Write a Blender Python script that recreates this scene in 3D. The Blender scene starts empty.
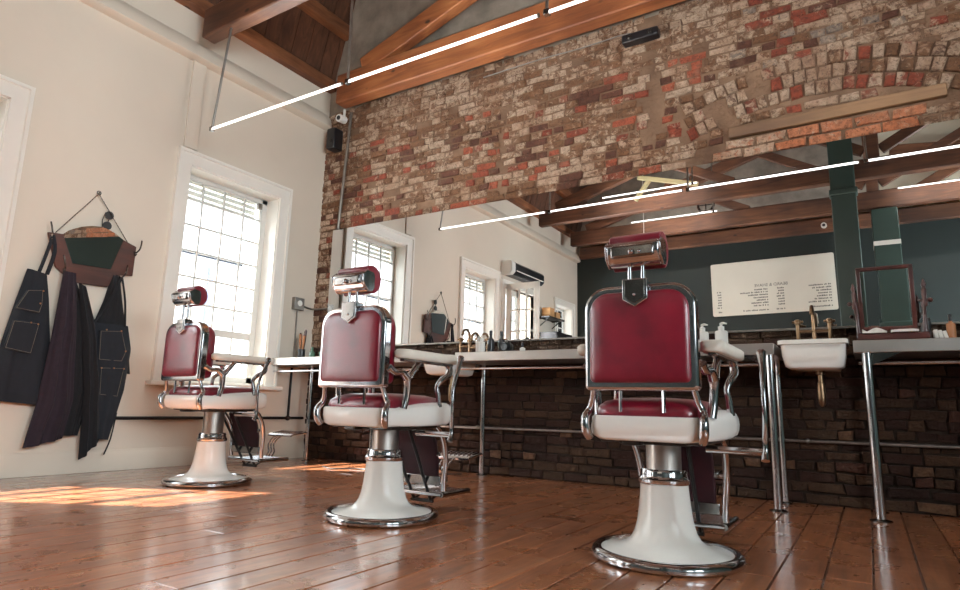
import bpy, math, random
from math import sin, cos, pi, radians
from mathutils import Vector, Matrix, noise
rnd = random.Random(7)
SC = bpy.context.scene
COL = SC.collection

# ------------------------------------------------------------------ materials
def lin(c):
    if isinstance(c, str):
        c = tuple(int(c[i:i+2], 16) / 255 for i in (0, 2, 4))
    return tuple((x / 12.92 if x <= .04045 else ((x + .055) / 1.055) ** 2.4) for x in c[:3]) + (1.0,)

class NT:
    """small node-tree helper"""
    def __init__(s, name):
        s.m = bpy.data.materials.new(name); s.m.use_nodes = True
        s.t = s.m.node_tree; s.t.nodes.clear()
        s.out = s.t.nodes.new('ShaderNodeOutputMaterial')
    def n(s, typ, **kw):
        nd = s.t.nodes.new('ShaderNode' + typ)
        for k, v in kw.items():
            if k in nd.inputs: s.put(nd.inputs[k], v)
            else: setattr(nd, k, v)
        return nd
    def put(s, inp, v):
        if hasattr(v, 'is_linked') or isinstance(v, bpy.types.NodeSocket): s.t.links.new(v, inp)
        else: inp.default_value = v
    def bsdf(s, **kw):
        b = s.t.nodes.new('ShaderNodeBsdfPrincipled')
        for k, v in kw.items(): s.put(b.inputs[k.replace('_', ' ')], v)
        s.t.links.new(b.outputs[0], s.out.inputs[0]); return b
    def coord(s, kind='Object', scale=(1, 1, 1)):
        tc = s.t.nodes.new('ShaderNodeTexCoord'); mp = s.t.nodes.new('ShaderNodeMapping')
        mp.inputs['Scale'].default_value = scale
        s.t.links.new(tc.outputs[kind], mp.inputs[0]); return mp.outputs[0]
    def noise(s, vec, scale, detail=4, rough=.55, dist=0):
        nd = s.n('TexNoise', Scale=scale, Detail=detail, Roughness=rough, Distortion=dist)
        s.t.links.new(vec, nd.inputs['Vector']); return nd.outputs[0]
    def ramp(s, fac, stops):
        nd = s.t.nodes.new('ShaderNodeValToRGB'); e = nd.color_ramp.elements
        while len(e) < len(stops): e.new(.5)
        for k, (p, c) in enumerate(stops):
            e[k].position = p; e[k].color = c if len(c) == 4 else (*c, 1)
        s.t.links.new(fac, nd.inputs[0]); return nd.outputs[0]
    def mix(s, fac, a, b, mode='MIX'):
        nd = s.t.nodes.new('ShaderNodeMix'); nd.data_type = 'RGBA'; nd.blend_type = mode
        s.put(nd.inputs[0], fac); s.put(nd.inputs[6], a); s.put(nd.inputs[7], b); return nd.outputs[2]
    def bump(s, h, strength=.3, dist=.01):
        nd = s.n('Bump', Strength=strength, Distance=dist); s.t.links.new(h, nd.inputs['Height']); return nd.outputs[0]
    def attr(s, name):
        nd = s.t.nodes.new('ShaderNodeAttribute'); nd.attribute_name = name; return nd.outputs

def g(v): return (v, v, v, 1)

def simple(name, col, rough=.5, metal=0, var=.08, nscale=12, bump=0, bscale=60, coat=0, stretch=(1, 1, 1), spec=.5):
    t = NT(name); v = t.coord('Object', stretch); c = lin(col)
    n1 = t.noise(v, nscale)
    dark = tuple(x * (1 - var) for x in c[:3]) + (1,); lite = tuple(min(1, x * (1 + var)) for x in c[:3]) + (1,)
    base = t.ramp(n1, [(.3, dark), (.7, lite)])
    kw = dict(Base_Color=base, Roughness=rough, Metallic=metal, Coat_Weight=coat, Specular_IOR_Level=spec)
    b = t.bsdf(**kw)
    if bump: t.t.links.new(t.bump(t.noise(v, bscale), bump, .004), b.inputs['Normal'])
    return t.m

M = {}
M['plaster'] = simple('cream_plaster', 'cdc0b0', .75, var=.03, nscale=1.5, bump=.25, bscale=14)
M['trim'] = simple('white_gloss_paint', 'e6e1d8', .4, var=.03, nscale=3, bump=.06)
M['sashpaint'] = simple('grey_white_sash_paint', 'c9c7c2', .6, var=.03, spec=.2)
M['green'] = simple('dark_green_paint', '121c19', .55, var=.1, nscale=3, bump=.1)
M['columngreen'] = simple('column_green_paint', '25352e', .5, var=.1, nscale=3, bump=.1)
M['greyplaster'] = simple('grey_plaster', '8b8175', .9, var=.35, nscale=3.5, bump=.6, bscale=18)
M['creamboard'] = simple('cream_ceiling_board', 'dcd3bd', .8, var=.05, nscale=2)
M['chrome'] = simple('polished_chrome', 'd2d2d6', .09, 1, var=.03, nscale=9)
M['darkchrome'] = simple('tarnished_chrome', '84817f', .16, 1, var=.25, nscale=14)
M['steel'] = simple('satin_steel', 'bdb6b0', .33, 1, var=.06, nscale=8)
M['darksteel'] = simple('dark_steel', '403d3b', .4, 1, var=.2, nscale=20)
M['pipe'] = simple('grey_conduit_metal', '8d8781', .38, 1, var=.15, nscale=20)
M['porcelain'] = simple('white_porcelain', 'efede7', .14, var=.03, nscale=6, coat=.4)
M['padwhite'] = simple('cream_enamel_pad', 'ddd6ca', .3, var=.05, nscale=14)
M['black'] = simple('black_plastic', '17171a', .35, var=.1)
M['iron'] = simple('black_iron', '1f1c1b', .5, .6, var=.2)
M['brass'] = simple('aged_brass', '80664f', .3, 1, var=.18, nscale=25)
M['paper'] = simple('white_paper', 'e8e4dc', .7, var=.02)
M['plasticwhite'] = simple('white_bottle_plastic', 'dcdad4', .35, var=.02)
M['greenglass'] = simple('green_bottle_glass', '4f6a58', .08, var=.1, coat=.5)
M['whiteboard'] = simple('white_menu_board', 'e4e0d2', .3, var=.03, nscale=2)
M['ink'] = simple('dark_print', '60605c', .6, var=.05)
M['cardboard'] = simple('brown_cardboard', 'b58a5c', .8, var=.1)
M['facade'] = simple('pale_street_facade', 'eceae6', .8, var=.04)
M['slate'] = simple('dark_blue_shutter', '1b1d26', .6, var=.1, spec=.1)
M['limewood'] = simple('pale_new_timber', 'c9b98c', .6, var=.12, nscale=10, stretch=(1, 8, 8))
M['denimdark'] = simple('black_cotton', '0e0d11', .95, var=.25, nscale=30, bump=.3, bscale=200)
M['purple'] = simple('dark_plum_cotton', '1f131d', .95, var=.2, nscale=30, bump=.3, bscale=200)
M['stitch'] = simple('tan_thread', '7a715f', .8, var=.1)
M['rivet'] = simple('copper_rivet', 'b9855a', .35, 1)
M['skylight'] = None

t = NT('denim'); v = t.coord('Object')
wv = t.n('TexWave', Scale=260.0, Distortion=1.5); t.t.links.new(v, wv.inputs['Vector'])
t.bsdf(Base_Color=t.mix(t.noise(v, 18), lin('0b0d12'), lin('151922')), Roughness=.95)
M['denim'] = t.m

# red leather
t = NT('oxblood_leather'); v = t.coord('Object')
base = t.ramp(t.noise(v, 7, 5), [(.3, lin('470813')), (.7, lin('650c1d'))])
vor = t.n('TexVoronoi', Scale=260.0); t.t.links.new(v, vor.inputs['Vector'])
b = t.bsdf(Base_Color=base, Roughness=.34, Coat_Weight=.08, Coat_Roughness=.12, Specular_IOR_Level=.35)
t.t.links.new(t.bump(vor.outputs['Distance'], .12, .002), b.inputs['Normal'])
M['leather'] = t.m
t = NT('darker_leather'); v = t.coord('Object')
b = t.bsdf(Base_Color=t.ramp(t.noise(v, 7, 5), [(.3, lin('16070a')), (.7, lin('2c090e'))]), Roughness=.6, Specular_IOR_Level=.15)
M['leatherdark'] = t.m

# timber: per-member colour attribute, grain stretched along the local long axis
def timber(name, a, b_, c, axis=0, rough=.6, knots=True):
    t = NT(name); sc = [9, 9, 9]; sc[axis] = .9
    v = t.coord('Object', tuple(sc))
    n1 = t.noise(v, 1.6, 6, .65, .8); n2 = t.noise(t.coord('Object'), .9, 3)
    base = t.ramp(n1, [(.25, lin(a)), (.5, lin(b_)), (.75, lin(c))])
    base = t.mix(t.ramp(n2, [(.35, g(.75)), (.65, g(0.0))]), base, lin(a), 'MULTIPLY')
    if knots:
        vo = t.n('TexVoronoi', Scale=2.6); t.t.links.new(t.coord('Object', tuple(1.6 if k != axis else .9 for k in range(3))), vo.inputs['Vector'])
        k = t.ramp(vo.outputs['Distance'], [(.05, g(1)), (.1, g(0))])
        base = t.mix(k, base, lin('2a160d'))
    bs = t.bsdf(Base_Color=base, Roughness=rough)
    t.t.links.new(t.bump(n1, .35, .006), bs.inputs['Normal'])
    return t.m
M['beam'] = timber('old_orange_pine', '6e3d22', '9f5f36', 'b97c4d')
M['beamdark'] = timber('dark_stained_pine', '42281b', '6b432c', '8a5d40')
M['beamY'] = timber('wall_plate_pine', '573220', '8a5636', 'a36e49', 1)
M['board'] = timber('brown_ceiling_boards', '3d2418', '633e2a', '7f543b', 2, .6, False)
M['lintel'] = timber('pale_lintel_timber', '6b4d36', '8a6848', 'a07c5a')
M['mahogany'] = timber('mahogany', '260e0a', '451a12', '5a2519', 2, .35, False)
M['rackwood'] = timber('walnut_board', '34180f', '57291a', '6a3623', 1, .5, False)
M['handlewood'] = simple('wooden_handle', '96603a', .5, var=.15)

# floor planks
t = NT('varnished_floor_planks'); at = t.attr('tint')
v = t.coord('Object', (14, .9, 1)); n1 = t.noise(v, 2.2, 6, .65, .6)
vb = t.coord('Object')
base = t.ramp(n1, [(.2, lin('4a2a18')), (.45, lin('7a482d')), (.7, lin('975e3b')), (.9, lin('ac754d'))])
base = t.mix(.55, base, at['Color'], 'MULTIPLY')
vo = t.n('TexVoronoi', Scale=3.2); t.t.links.new(t.coord('Object', (1.5, .8, 1)), vo.inputs['Vector'])
base = t.mix(t.ramp(vo.outputs['Distance'], [(.022, g(.85)), (.04, g(0))]), base, lin('24120a'))
base = t.mix(t.ramp(t.noise(vb, 2.5, 5), [(.55, g(0)), (.75, g(.18))]), base, lin('3a1f12'))
bs = t.bsdf(Base_Color=base, Roughness=t.ramp(t.noise(vb, 5, 4), [(.3, g(.22)), (.7, g(.38))]), Coat_Weight=1.0, Coat_Roughness=.15)
t.t.links.new(t.bump(n1, .06, .004), bs.inputs['Normal'])
M['floor'] = t.m

# bricks and mortar
t = NT('weathered_brick'); at = t.attr('tint'); v = t.coord('Object')
n1 = t.noise(v, 26, 6, .7); n2 = t.noise(v, 4.5, 4)
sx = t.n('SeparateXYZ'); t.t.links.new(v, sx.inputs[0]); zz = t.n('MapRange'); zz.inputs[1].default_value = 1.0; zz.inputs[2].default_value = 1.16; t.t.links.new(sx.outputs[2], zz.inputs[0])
n3 = t.noise(v, 11, 6, .72, .6)
cov = t.n('MapRange'); cov.inputs[1].default_value = 0; cov.inputs[2].default_value = 1; cov.inputs[3].default_value = -.16; cov.inputs[4].default_value = .16
t.t.links.new(at['Alpha'], cov.inputs[0])
def madd(a, b_, op='ADD'):
    m_ = t.n('Math'); m_.operation = op; t.put(m_.inputs[0], a); t.put(m_.inputs[1], b_); return m_.outputs[0]
nl = t.noise(v, 17, 7, .74, .8)
lime = t.ramp(madd(nl, cov.outputs[0]), [(.485, g(0)), (.60, g(.9))])
limec = t.mix(t.ramp(n2, [(.35, g(0)), (.65, g(1))]), lin('ad8d75'), lin('d6bfa8'))
limec = t.mix(t.ramp(n1, [(.3, g(.55)), (.55, g(0))]), limec, lin('7c5c48'))
body = t.mix(t.ramp(n1, [(.36, g(.8)), (.54, g(0))]), at['Color'], t.mix(.6, at['Color'], lin('2c1e18')))
up = t.mix(lime, body, limec)
n4 = t.noise(v, 55, 5, .75)
up = t.mix(t.ramp(n4, [(.35, g(.85)), (.46, g(0))]), up, lin('3b2a22'))
up = t.mix(t.ramp(n2, [(.56, g(0)), (.72, g(.4))]), up, lin('9a7f69'))
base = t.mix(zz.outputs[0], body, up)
bs = t.bsdf(Base_Color=base, Roughness=.9, Specular_IOR_Level=.2)
t.t.links.new(t.bump(t.noise(v, 40, 6, .75), 1.0, .03), bs.inputs['Normal'])
M['brick'] = t.m
t = NT('crumbling_mortar'); v = t.coord('Object')
base = t.ramp(t.noise(v, 3, 5), [(.3, lin('5c4638')), (.6, lin('836854')), (.8, lin('9d8068'))])
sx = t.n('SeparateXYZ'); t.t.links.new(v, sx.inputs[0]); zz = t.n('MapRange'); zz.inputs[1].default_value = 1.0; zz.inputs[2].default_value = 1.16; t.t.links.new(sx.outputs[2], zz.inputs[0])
base = t.mix(zz.outputs[0], t.ramp(t.noise(v, 6, 5), [(.3, lin('1d1613')), (.7, lin('352922'))]), base)  # near-black mortar low on the wall: shade under the counter, put into the colour
bs = t.bsdf(Base_Color=base, Roughness=.95, Specular_IOR_Level=.1)
t.t.links.new(t.bump(t.noise(v, 30, 6, .7), 1.0, .02), bs.inputs['Normal'])
M['mortar'] = t.m

# mirror, glass, tube light
t = NT('silvered_mirror'); v = t.coord('Object')
t.bsdf(Base_Color=t.ramp(t.noise(v, 2), [(.3, g(.84)), (.7, g(.86))]), Metallic=1.0, Roughness=0.0)
M['mirror'] = t.m
t = NT('window_glass')
tr = t.n('BsdfTransparent', Color=(.97, .985, .98, 1)); gl = t.n('BsdfGlossy', Roughness=.02)
lw = t.n('LayerWeight', Blend=.12); mx = t.n('MixShader')
t.t.links.new(lw.outputs['Fresnel'], mx.inputs[0]); t.t.links.new(tr.outputs[0], mx.inputs[1]); t.t.links.new(gl.outputs[0], mx.inputs[2])
t.t.links.new(mx.outputs[0], t.out.inputs[0])
M['glass'] = t.m
t = NT('glowing_tube'); em = t.n('Emission', Color=(1, .97, .92, 1), Strength=52.0); t.t.links.new(em.outputs[0], t.out.inputs[0])
M['tube'] = t.m

# ------------------------------------------------------------------ mesh builder
class MB:
    def __init__(s): s.v = []; s.f = []; s.c = []
    def add(s, vs, fs, col=None):
        k = len(s.v); s.v += [tuple(p) for p in vs]; s.f += [tuple(i + k for i in f) for f in fs]
        s.c += [col or (1, 1, 1)] * len(vs); return s
    def box(s, a, b, col=None):
        x0, y0, z0 = (min(a[i], b[i]) for i in range(3)); x1, y1, z1 = (max(a[i], b[i]) for i in range(3))
        return s.add([(x0,y0,z0),(x1,y0,z0),(x1,y1,z0),(x0,y1,z0),(x0,y0,z1),(x1,y0,z1),(x1,y1,z1),(x0,y1,z1)],
                     [(0,3,2,1),(4,5,6,7),(0,1,5,4),(1,2,6,5),(2,3,7,6),(3,0,4,7)], col)
    def bar(s, p, q, w, h, up=(0, 0, 1)):
        """rectangular bar from p to q; w across, h along up"""
        p = Vector(p); q = Vector(q); d = (q - p).normalized(); up = Vector(up)
        sd = d.cross(up).normalized(); u = sd.cross(d).normalized()
        vs = [e + sd * (i * w / 2) + u * (j * h / 2) for e in (p, q) for i, j in ((-1,-1),(1,-1),(1,1),(-1,1))]
        return s.add(vs, [(0,1,2,3),(7,6,5,4),(0,4,5,1),(1,5,6,2),(2,6,7,3),(3,7,4,0)])
    def loft(s, rings, cap=True, closed=True):
        n = len(rings[0]); vs = [p for r in rings for p in r]; fs = []
        for a in range(len(rings) - 1):
            for i in range(n if closed else n - 1):
                j = (i + 1) % n; fs.append((a*n+i, a*n+j, (a+1)*n+j, (a+1)*n+i))
        if cap: fs.append(tuple(range(n))[::-1]); fs.append(tuple((len(rings)-1)*n + i for i in range(n)))
        return s.add(vs, fs)
    def tube(s, pts, r, n=10, smooth=0):
        pts = [Vector(p) for p in pts]
        rs = list(r) if isinstance(r, (list, tuple)) else [r] * len(pts)
        if smooth and len(pts) > 2:
            P = []; R = []
            for k in range(len(pts) - 1):
                p0 = pts[max(k-1, 0)]; p1 = pts[k]; p2 = pts[k+1]; p3 = pts[min(k+2, len(pts)-1)]
                for j in range(smooth):
                    u = j / smooth
                    P.append(.5*((2*p1)+(p2-p0)*u+(2*p0-5*p1+4*p2-p3)*u*u+(3*p1-p0-3*p2+p3)*u**3)); R.append(rs[k]*(1-u)+rs[k+1]*u)
            P.append(pts[-1]); R.append(rs[-1]); pts, rs = P, R
        rings = []; prev = None
        for k, p in enumerate(pts):
            d = (pts[min(k+1, len(pts)-1)] - pts[max(k-1, 0)]).normalized()
            if prev is None:
                a = Vector((0, 0, 1)) if abs(d.z) < .9 else Vector((1, 0, 0)); u = d.cross(a).normalized()
            else:
                u = (prev - d * prev.dot(d)).normalized()
            prev = u; w = d.cross(u)
            rings.append([p + (u*cos(2*pi*i/n) + w*sin(2*pi*i/n)) * rs[k] for i in range(n)])
        return s.loft(rings)
    def lathe(s, prof, n=32, c=(0, 0, 0)):
        rings = [[(c[0]+r*cos(2*pi*i/n), c[1]+r*sin(2*pi*i/n), c[2]+z) for i in range(n)] for r, z in prof]
        return s.loft(rings)
    def prism(s, poly, a, b, ax='z'):
        """extrude 2-D polygon along an axis between a and b"""
        def P(p, h): return {'z': (p[0], p[1], h), 'y': (p[0], h, p[1]), 'x': (h, p[0], p[1])}[ax]
        return s.loft([[P(p, a) for p in poly], [P(p, b) for p in poly]])
    def sphere(s, c, r, n=14, sc=(1, 1, 1)):
        rings = []
        for k in range(1, n // 2 + 1):
            th = pi * (k - .5) / (n // 2)
            rings.append([(c[0]+sc[0]*r*sin(th)*cos(2*pi*i/n), c[1]+sc[1]*r*sin(th)*sin(2*pi*i/n), c[2]-sc[2]*r*cos(th)) for i in range(n)])
        return s.loft(rings)
    def torus(s, c, R, r, ax='y', n=24, m=8):
        rings = []
        for k in range(n + 1):
            a = 2*pi*k/n; ring = []
            for i in range(m):
                b = 2*pi*i/m; x = (R + r*cos(b))*cos(a); z = (R + r*cos(b))*sin(a); y = r*sin(b)
                ring.append((c[0]+x, c[1]+y, c[2]+z) if ax == 'y' else ((c[0]+y, c[1]+x, c[2]+z) if ax == 'x' else (c[0]+x, c[1]+z, c[2]+y)))
            rings.append(ring)
        return s.loft(rings, cap=False)
    def build(s, name, mat, parent=None, bevel=0, seg=2, sub=0, angle=40, flat=False, attr=False, fix=True):
        me = bpy.data.meshes.new(name); me.from_pydata(s.v, [], s.f); me.update()
        if fix:
            import bmesh
            bm = bmesh.new(); bm.from_mesh(me); bmesh.ops.recalc_face_normals(bm, faces=bm.faces); bm.to_mesh(me); bm.free()
        me.materials.append(mat)
        if attr:
            ca = me.color_attributes.new('tint', 'FLOAT_COLOR', 'POINT')
            ca.data.foreach_set('color', [x for c in s.c for x in (*c, 1.0)[:4]])
        if not flat:
            me.shade_smooth(); me.set_sharp_from_angle(angle=radians(angle))
        o = bpy.data.objects.new(name, me); COL.objects.link(o)
        if parent: o.parent = parent
        if bevel:
            m = o.modifiers.new('bevel', 'BEVEL'); m.width = bevel; m.segments = seg; m.limit_method = 'ANGLE'; m.angle_limit = radians(35)
        if sub:
            m = o.modifiers.new('sub', 'SUBSURF'); m.levels = sub; m.render_levels = sub
        return o

def tag(o, label=None, cat=None, group=None, kind=None):
    if label: o['label'] = label
    if cat: o['category'] = cat
    if group: o['group'] = group
    if kind: o['kind'] = kind
    return o
def thing(name, label, cat, loc=(0, 0, 0), rz=0, group=None):
    o = bpy.data.objects.new(name, None); COL.objects.link(o); o.empty_display_size = .1
    o.location = loc; o.rotation_euler = (0, 0, rz); return tag(o, label, cat, group)
def struct(o): o['kind'] = 'structure'; return o
def copy_tree(o, parent=None):
    c = o.copy(); COL.objects.link(c)
    if parent: c.parent = parent
    for ch in o.children: copy_tree(ch, c)
    return c
def B(a, b): return MB().box(a, b)

# ------------------------------------------------------------------ dimensions
XL, YB, YF, XR = -5.0, 4.6, -2.65, 3.6        # left wall, brick wall, opposite wall, right wall
ZP = 4.1                                       # wall plate height

# ------------------------------------------------------------------ floor
mb = MB(); x = XL - .25; w = .145
mb.box((XL - .3, YF - .3, -.08), (XR + .3, YB + .3, -.014), (.05, .03, .02))
while x < XR + .2:
    y = YF - .2 - rnd.random() * 2
    while y < YB + .1:
        L = 2.2 + rnd.random() * 2.4; y0 = max(y, YF - .25); y1 = min(y + L, YB + .2); k = .72 + .5 * rnd.random(); r2 = rnd.uniform(-.05, .05)
        if y1 > y0: mb.box((x + .0038, y0 + .0016, -.02), (x + w - .0038, y1 - .0016, rnd.uniform(-.001, .0)), (k + r2, k, k - r2))
        y += L
    x += w
struct(mb.build('floor', M['floor'], bevel=.0015, seg=1, attr=True, flat=True))

# ------------------------------------------------------------------ left wall with openings
# (y0, y1, z0, z1)
WIN = [(3.02, 4.02, .70, 2.62), (.72, 1.63, .70, 2.62), (-2.36, -1.58, .95, 2.58)]
DOOR = (-.72, .42, 0.0, 2.55)
ops = sorted(WIN + [DOOR])
mb = MB(); y = YF - .3; TH = .32
for (a, b_, c, d) in ops:
    mb.box((XL - TH, y, -.05), (XL, a, ZP))
    if c > 0: mb.box((XL - TH, a, -.05), (XL, b_, c))
    mb.box((XL - TH, a, d), (XL, b_, ZP)); y = b_
mb.box((XL - TH, y, -.05), (XL, YB + .3, ZP))
struct(mb.build('wall_left', M['plaster'], flat=True))

def skirting():
    prof = [(XL, 0), (XL + .022, 0), (XL + .022, .125), (XL + .014, .14), (XL + .012, .158), (XL, .158)]
    mb = MB()
    for a, b_ in ((YF, DOOR[0] - .13), (DOOR[1] + .13, YB - .02)):
        mb.loft([[(p[0], yy, p[1]) for p in prof] for yy in (a, b_)])
    return mb
struct(skirting().build('baseboard_left', M['plaster'], angle=30))
# cornice ledge running along the wall
prof = [(XL, 3.595), (XL + .07, 3.605), (XL + .085, 3.62), (XL + .08, 3.66), (XL + .06, 3.71), (XL + .02, 3.77), (XL, 3.79)]
struct(MB().loft([[(p[0], yy, p[1]) for p in prof] for yy in (YF + .02, YB - .02)]).build('trim_1', M['plaster'], angle=50))
struct(B((XL - .005, 2.93, 2.77), (XL + .018, 3.06, 3.60)).build('trim_2', M['plaster'], bevel=.004))

# windows
def make_window(idx, y0, y1, z0, z1, cols, casing=.13, hi_rail=True):
    win = bpy.data.objects.new('window_%d' % idx, None); COL.objects.link(win); win.location = (XL, (y0 + y1) / 2, z0); struct(win)
    O = Vector(win.location)
    def part(mb, name, mat, parent=win, **k):
        mb.v = [tuple(Vector(p) - O) for p in mb.v]; return mb.build(name, mat, parent, **k)
    # casing: mitred moulding round the opening
    mb = MB(); cs = casing
    prof = [(0, XL - .002), (0, XL + .02), (.02, XL + .026), (cs - .03, XL + .026), (cs - .025, XL + .04), (cs, XL + .04), (cs, XL - .002)]
    def ring(o):
        return [(y0 - o, z0), (y0 - o, z1 + o), (y1 + o, z1 + o), (y1 + o, z0)]
    cols_ = [[(px, *ring(o)[k]) for (o, px) in prof] for k in range(4)]
    mb.loft(cols_); part(mb, 'casing', M['trim'], angle=30)
    part(B((XL - .02, y0 - cs - .04, z0 - .035), (XL + .085, y1 + cs + .04, z0 + .002)), 'sill', M['trim'], bevel=.006)
    # deep white reveal lining
    mb = MB(); xi = XL - .26
    mb.box((xi, y0, z0), (XL, y0 + .012, z1)).box((xi, y1 - .012, z0), (XL, y1, z1)).box((xi, y0, z1 - .012), (XL, y1, z1)).box((xi, y0, z0), (XL, y1, z0 + .02))
    part(mb, 'reveal', M['trim'])
    # sash with glazing bars
    xs = XL - .19; mb = MB(); fr = .045
    mb.box((xs - .03, y0 + .012, z0 + .02), (xs + .02, y0 + fr, z1 - .012)).box((xs - .03, y1 - fr - .03, z0 + .02), (xs + .02, y1 - .012, z1 - .012))
    mb.box((xs - .03, y0, z1 - .06), (xs + .02, y1, z1 - .012)).box((xs - .03, y0, z0 + .02), (xs + .02, y1, z0 + .08))
    n = 8; dz = (z1 - z0) / n
    for k in range(1, n):
        zz = z1 - k * dz; h = .009
        if k == 6 and hi_rail: h = .034
        if hi_rail and k == 7: continue
        mb.box((xs - .012, y0 + .02, zz - h), (xs + .012, y1 - .02, zz + h))
    for k in range(1, cols):
        yy = y0 + fr + (y1 - y0 - 2 * fr) * k / cols
        mb.box((xs - .011, yy - .009, z0 + .03), (xs + .011, yy + .009, z1 - .03))
    part(mb, 'sash', M['sashpaint'], bevel=.003)
    if hi_rail:
        zz = z1 - 3 * dz
        part(B((xs - .07, y0 + .04, zz - .02), (xs - .03, y1 - .2, zz + .014)), 'lower_sash_rail', M['slate'])
        mb = MB()
        for k in range(4): mb.box((xs - .08, y0 + .03, z1 - .07 - k * .055), (xs - .05, y1 - .1, z1 - .03 - k * .055))
        part(mb, 'blind', M['trim'])
        part(MB().box((xs + .012, y1 - .14, z1 - .13), (xs + .05, y1 - .09, z1 - .07)), 'catch', M['pipe'], bevel=.004)
    part(B((xs - .004, y0 + .02, z0 + .04), (xs - .001, y1 - .02, z1 - .03)), 'pane', M['glass'])
    return win
make_window(1, *WIN[0], 4); make_window(2, *WIN[1], 4); make_window(3, *WIN[2], 3, .1, False)

# glazed door opening further along the left wall, one leaf standing open into the room
dr = bpy.data.objects.new('door_1', None); COL.objects.link(dr); struct(dr); dr.location = (XL, (DOOR[0]+DOOR[1])/2, 0); O = Vector(dr.location)
def dpart(mb, name, mat, **k):
    mb.v = [tuple(Vector(p) - O) for p in mb.v]; return mb.build(name, mat, dr, **k)
a, b_, c, d = DOOR
mb = MB(); mb.box((XL - .1, a, 0), (XL + .03, a - .11, d + .11)).box((XL - .1, b_, 0), (XL + .03, b_ + .11, d + .11)).box((XL - .1, a, d), (XL + .03, b_, d + .11))
dpart(mb, 'door_frame', M['trim'], bevel=.005)
def leaf(ax, p0, p1, zt, nv, nh):
    """glazed leaf between two plan points"""
    mb = MB(); gl = MB(); P = Vector((*p0, 0)); Q = Vector((*p1, 0)); D = Q - P; L = D.length; D.normalize()
    def bar(u0, u1, z0, z1, w=.04): 
        mb.bar(P + D*u0 + Vector((0,0,(z0+z1)/2)), P + D*u1 + Vector((0,0,(z0+z1)/2)), w, z1 - z0)
    bar(0, .09, .02, zt); bar(L - .09, L, .02, zt); bar(0, L, zt - .1, zt); bar(0, L, .02, .75)
    for k in range(1, nv): u = .09 + (L - .18) * k / nv; bar(u - .012, u + .012, .7, zt - .05, .03)
    for k in range(1, nh): z = .75 + (zt - .85) * k / nh; bar(.05, L - .05, z - .012, z + .012, .03)
    gl.bar(P + D*.05 + Vector((0,0,(zt+.7)/2)), P + D*(L-.05) + Vector((0,0,(zt+.7)/2)), .005, zt - .78)
    return mb, gl
m1, g1 = leaf('y', (XL - .05, b_ - .01), (XL - .05, a + .56), d - .01, 2, 4)
dpart(m1, 'door_leaf', M['trim']); dpart(g1, 'pane', M['glass'])
m1, g1 = leaf('x', (XL + .06, b_ + .01), (XL + .66, b_ + .02), d + .02, 3, 5)
dpart(m1, 'open_leaf', M['trim']); dpart(g1, 'pane', M['glass'])

# ------------------------------------------------------------------ brick wall
wb = bpy.data.objects.new('wall_back', None); COL.objects.link(wb); struct(wb)
mb = MB(); n = 0
nx, nz = 150, 70
vs = []; fs = []
for j in range(nz + 1):
    for i in range(nx + 1):
        X = XL - .05 + (XR - XL + .2) * i / nx; Z = -.03 + 3.80 * j / nz
        vs.append((X, YB + .004 - .010 * noise.noise((X * 5, Z * 5, 1.3)), Z))
for j in range(nz):
    for i in range(nx): k = j * (nx + 1) + i; fs.append((k, k + 1, k + nx + 2, k + nx + 1))
mb.add(vs, fs); mb.box((XL - .3, YB + .03, -.05), (XR + .3, YB + .3, 3.77))
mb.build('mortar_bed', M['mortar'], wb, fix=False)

PAL = dict(cream='d4c1ae', tan='a98771', pale='e0d5c7', red='8f4735', bright='a4553e', maroon='5f3c2f', brown='7b573f', sand='b3947c', grey='8f8075')
PL = {k: lin(v)[:3] for k, v in PAL.items()}
def brick_col(X, Z):
    w1 = noise.noise((X * .9, Z * .9, 5)); w2 = noise.noise((X * .8 + 9, Z * .8, 2))
    if Z < 1.12:  # browner brick low down, darkened further to carry the counter's shade in its colour
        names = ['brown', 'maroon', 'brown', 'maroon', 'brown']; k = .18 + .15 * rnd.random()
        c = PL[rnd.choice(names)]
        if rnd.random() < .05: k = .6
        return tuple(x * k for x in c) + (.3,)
    pool = ['cream', 'tan', 'tan', 'sand', 'red', 'maroon', 'brown', 'brown', 'bright']
    if w1 > .05 and X > -2.6: pool += ['cream', 'pale', 'pale', 'cream']
    if X < -3.2: pool = ['brown', 'tan', 'maroon', 'red', 'cream', 'brown', 'tan', 'sand']
    if X > -.9: pool = ['tan', 'sand', 'cream', 'brown', 'tan', 'sand', 'maroon', 'grey', 'red']
    if Z > 3.35 and X < -.6: pool = ['tan', 'sand', 'tan', 'brown', 'sand']
    k = .8 + .3 * rnd.random() + .1 * w2
    nm = rnd.choice(pool); body = {'cream': 'tan', 'pale': 'red', 'sand': 'brown', 'tan': 'brown'}.get(nm, nm)
    cv = {'cream': .85, 'pale': 1.15, 'sand': .75, 'tan': .62, 'grey': .6, 'brown': .3, 'red': .28, 'bright': .15, 'maroon': .12}[nm] + rnd.uniform(-.16, .22)
    return tuple(min(.85, x * k) for x in PL[body]) + (cv,)
bricks = MB()
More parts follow.
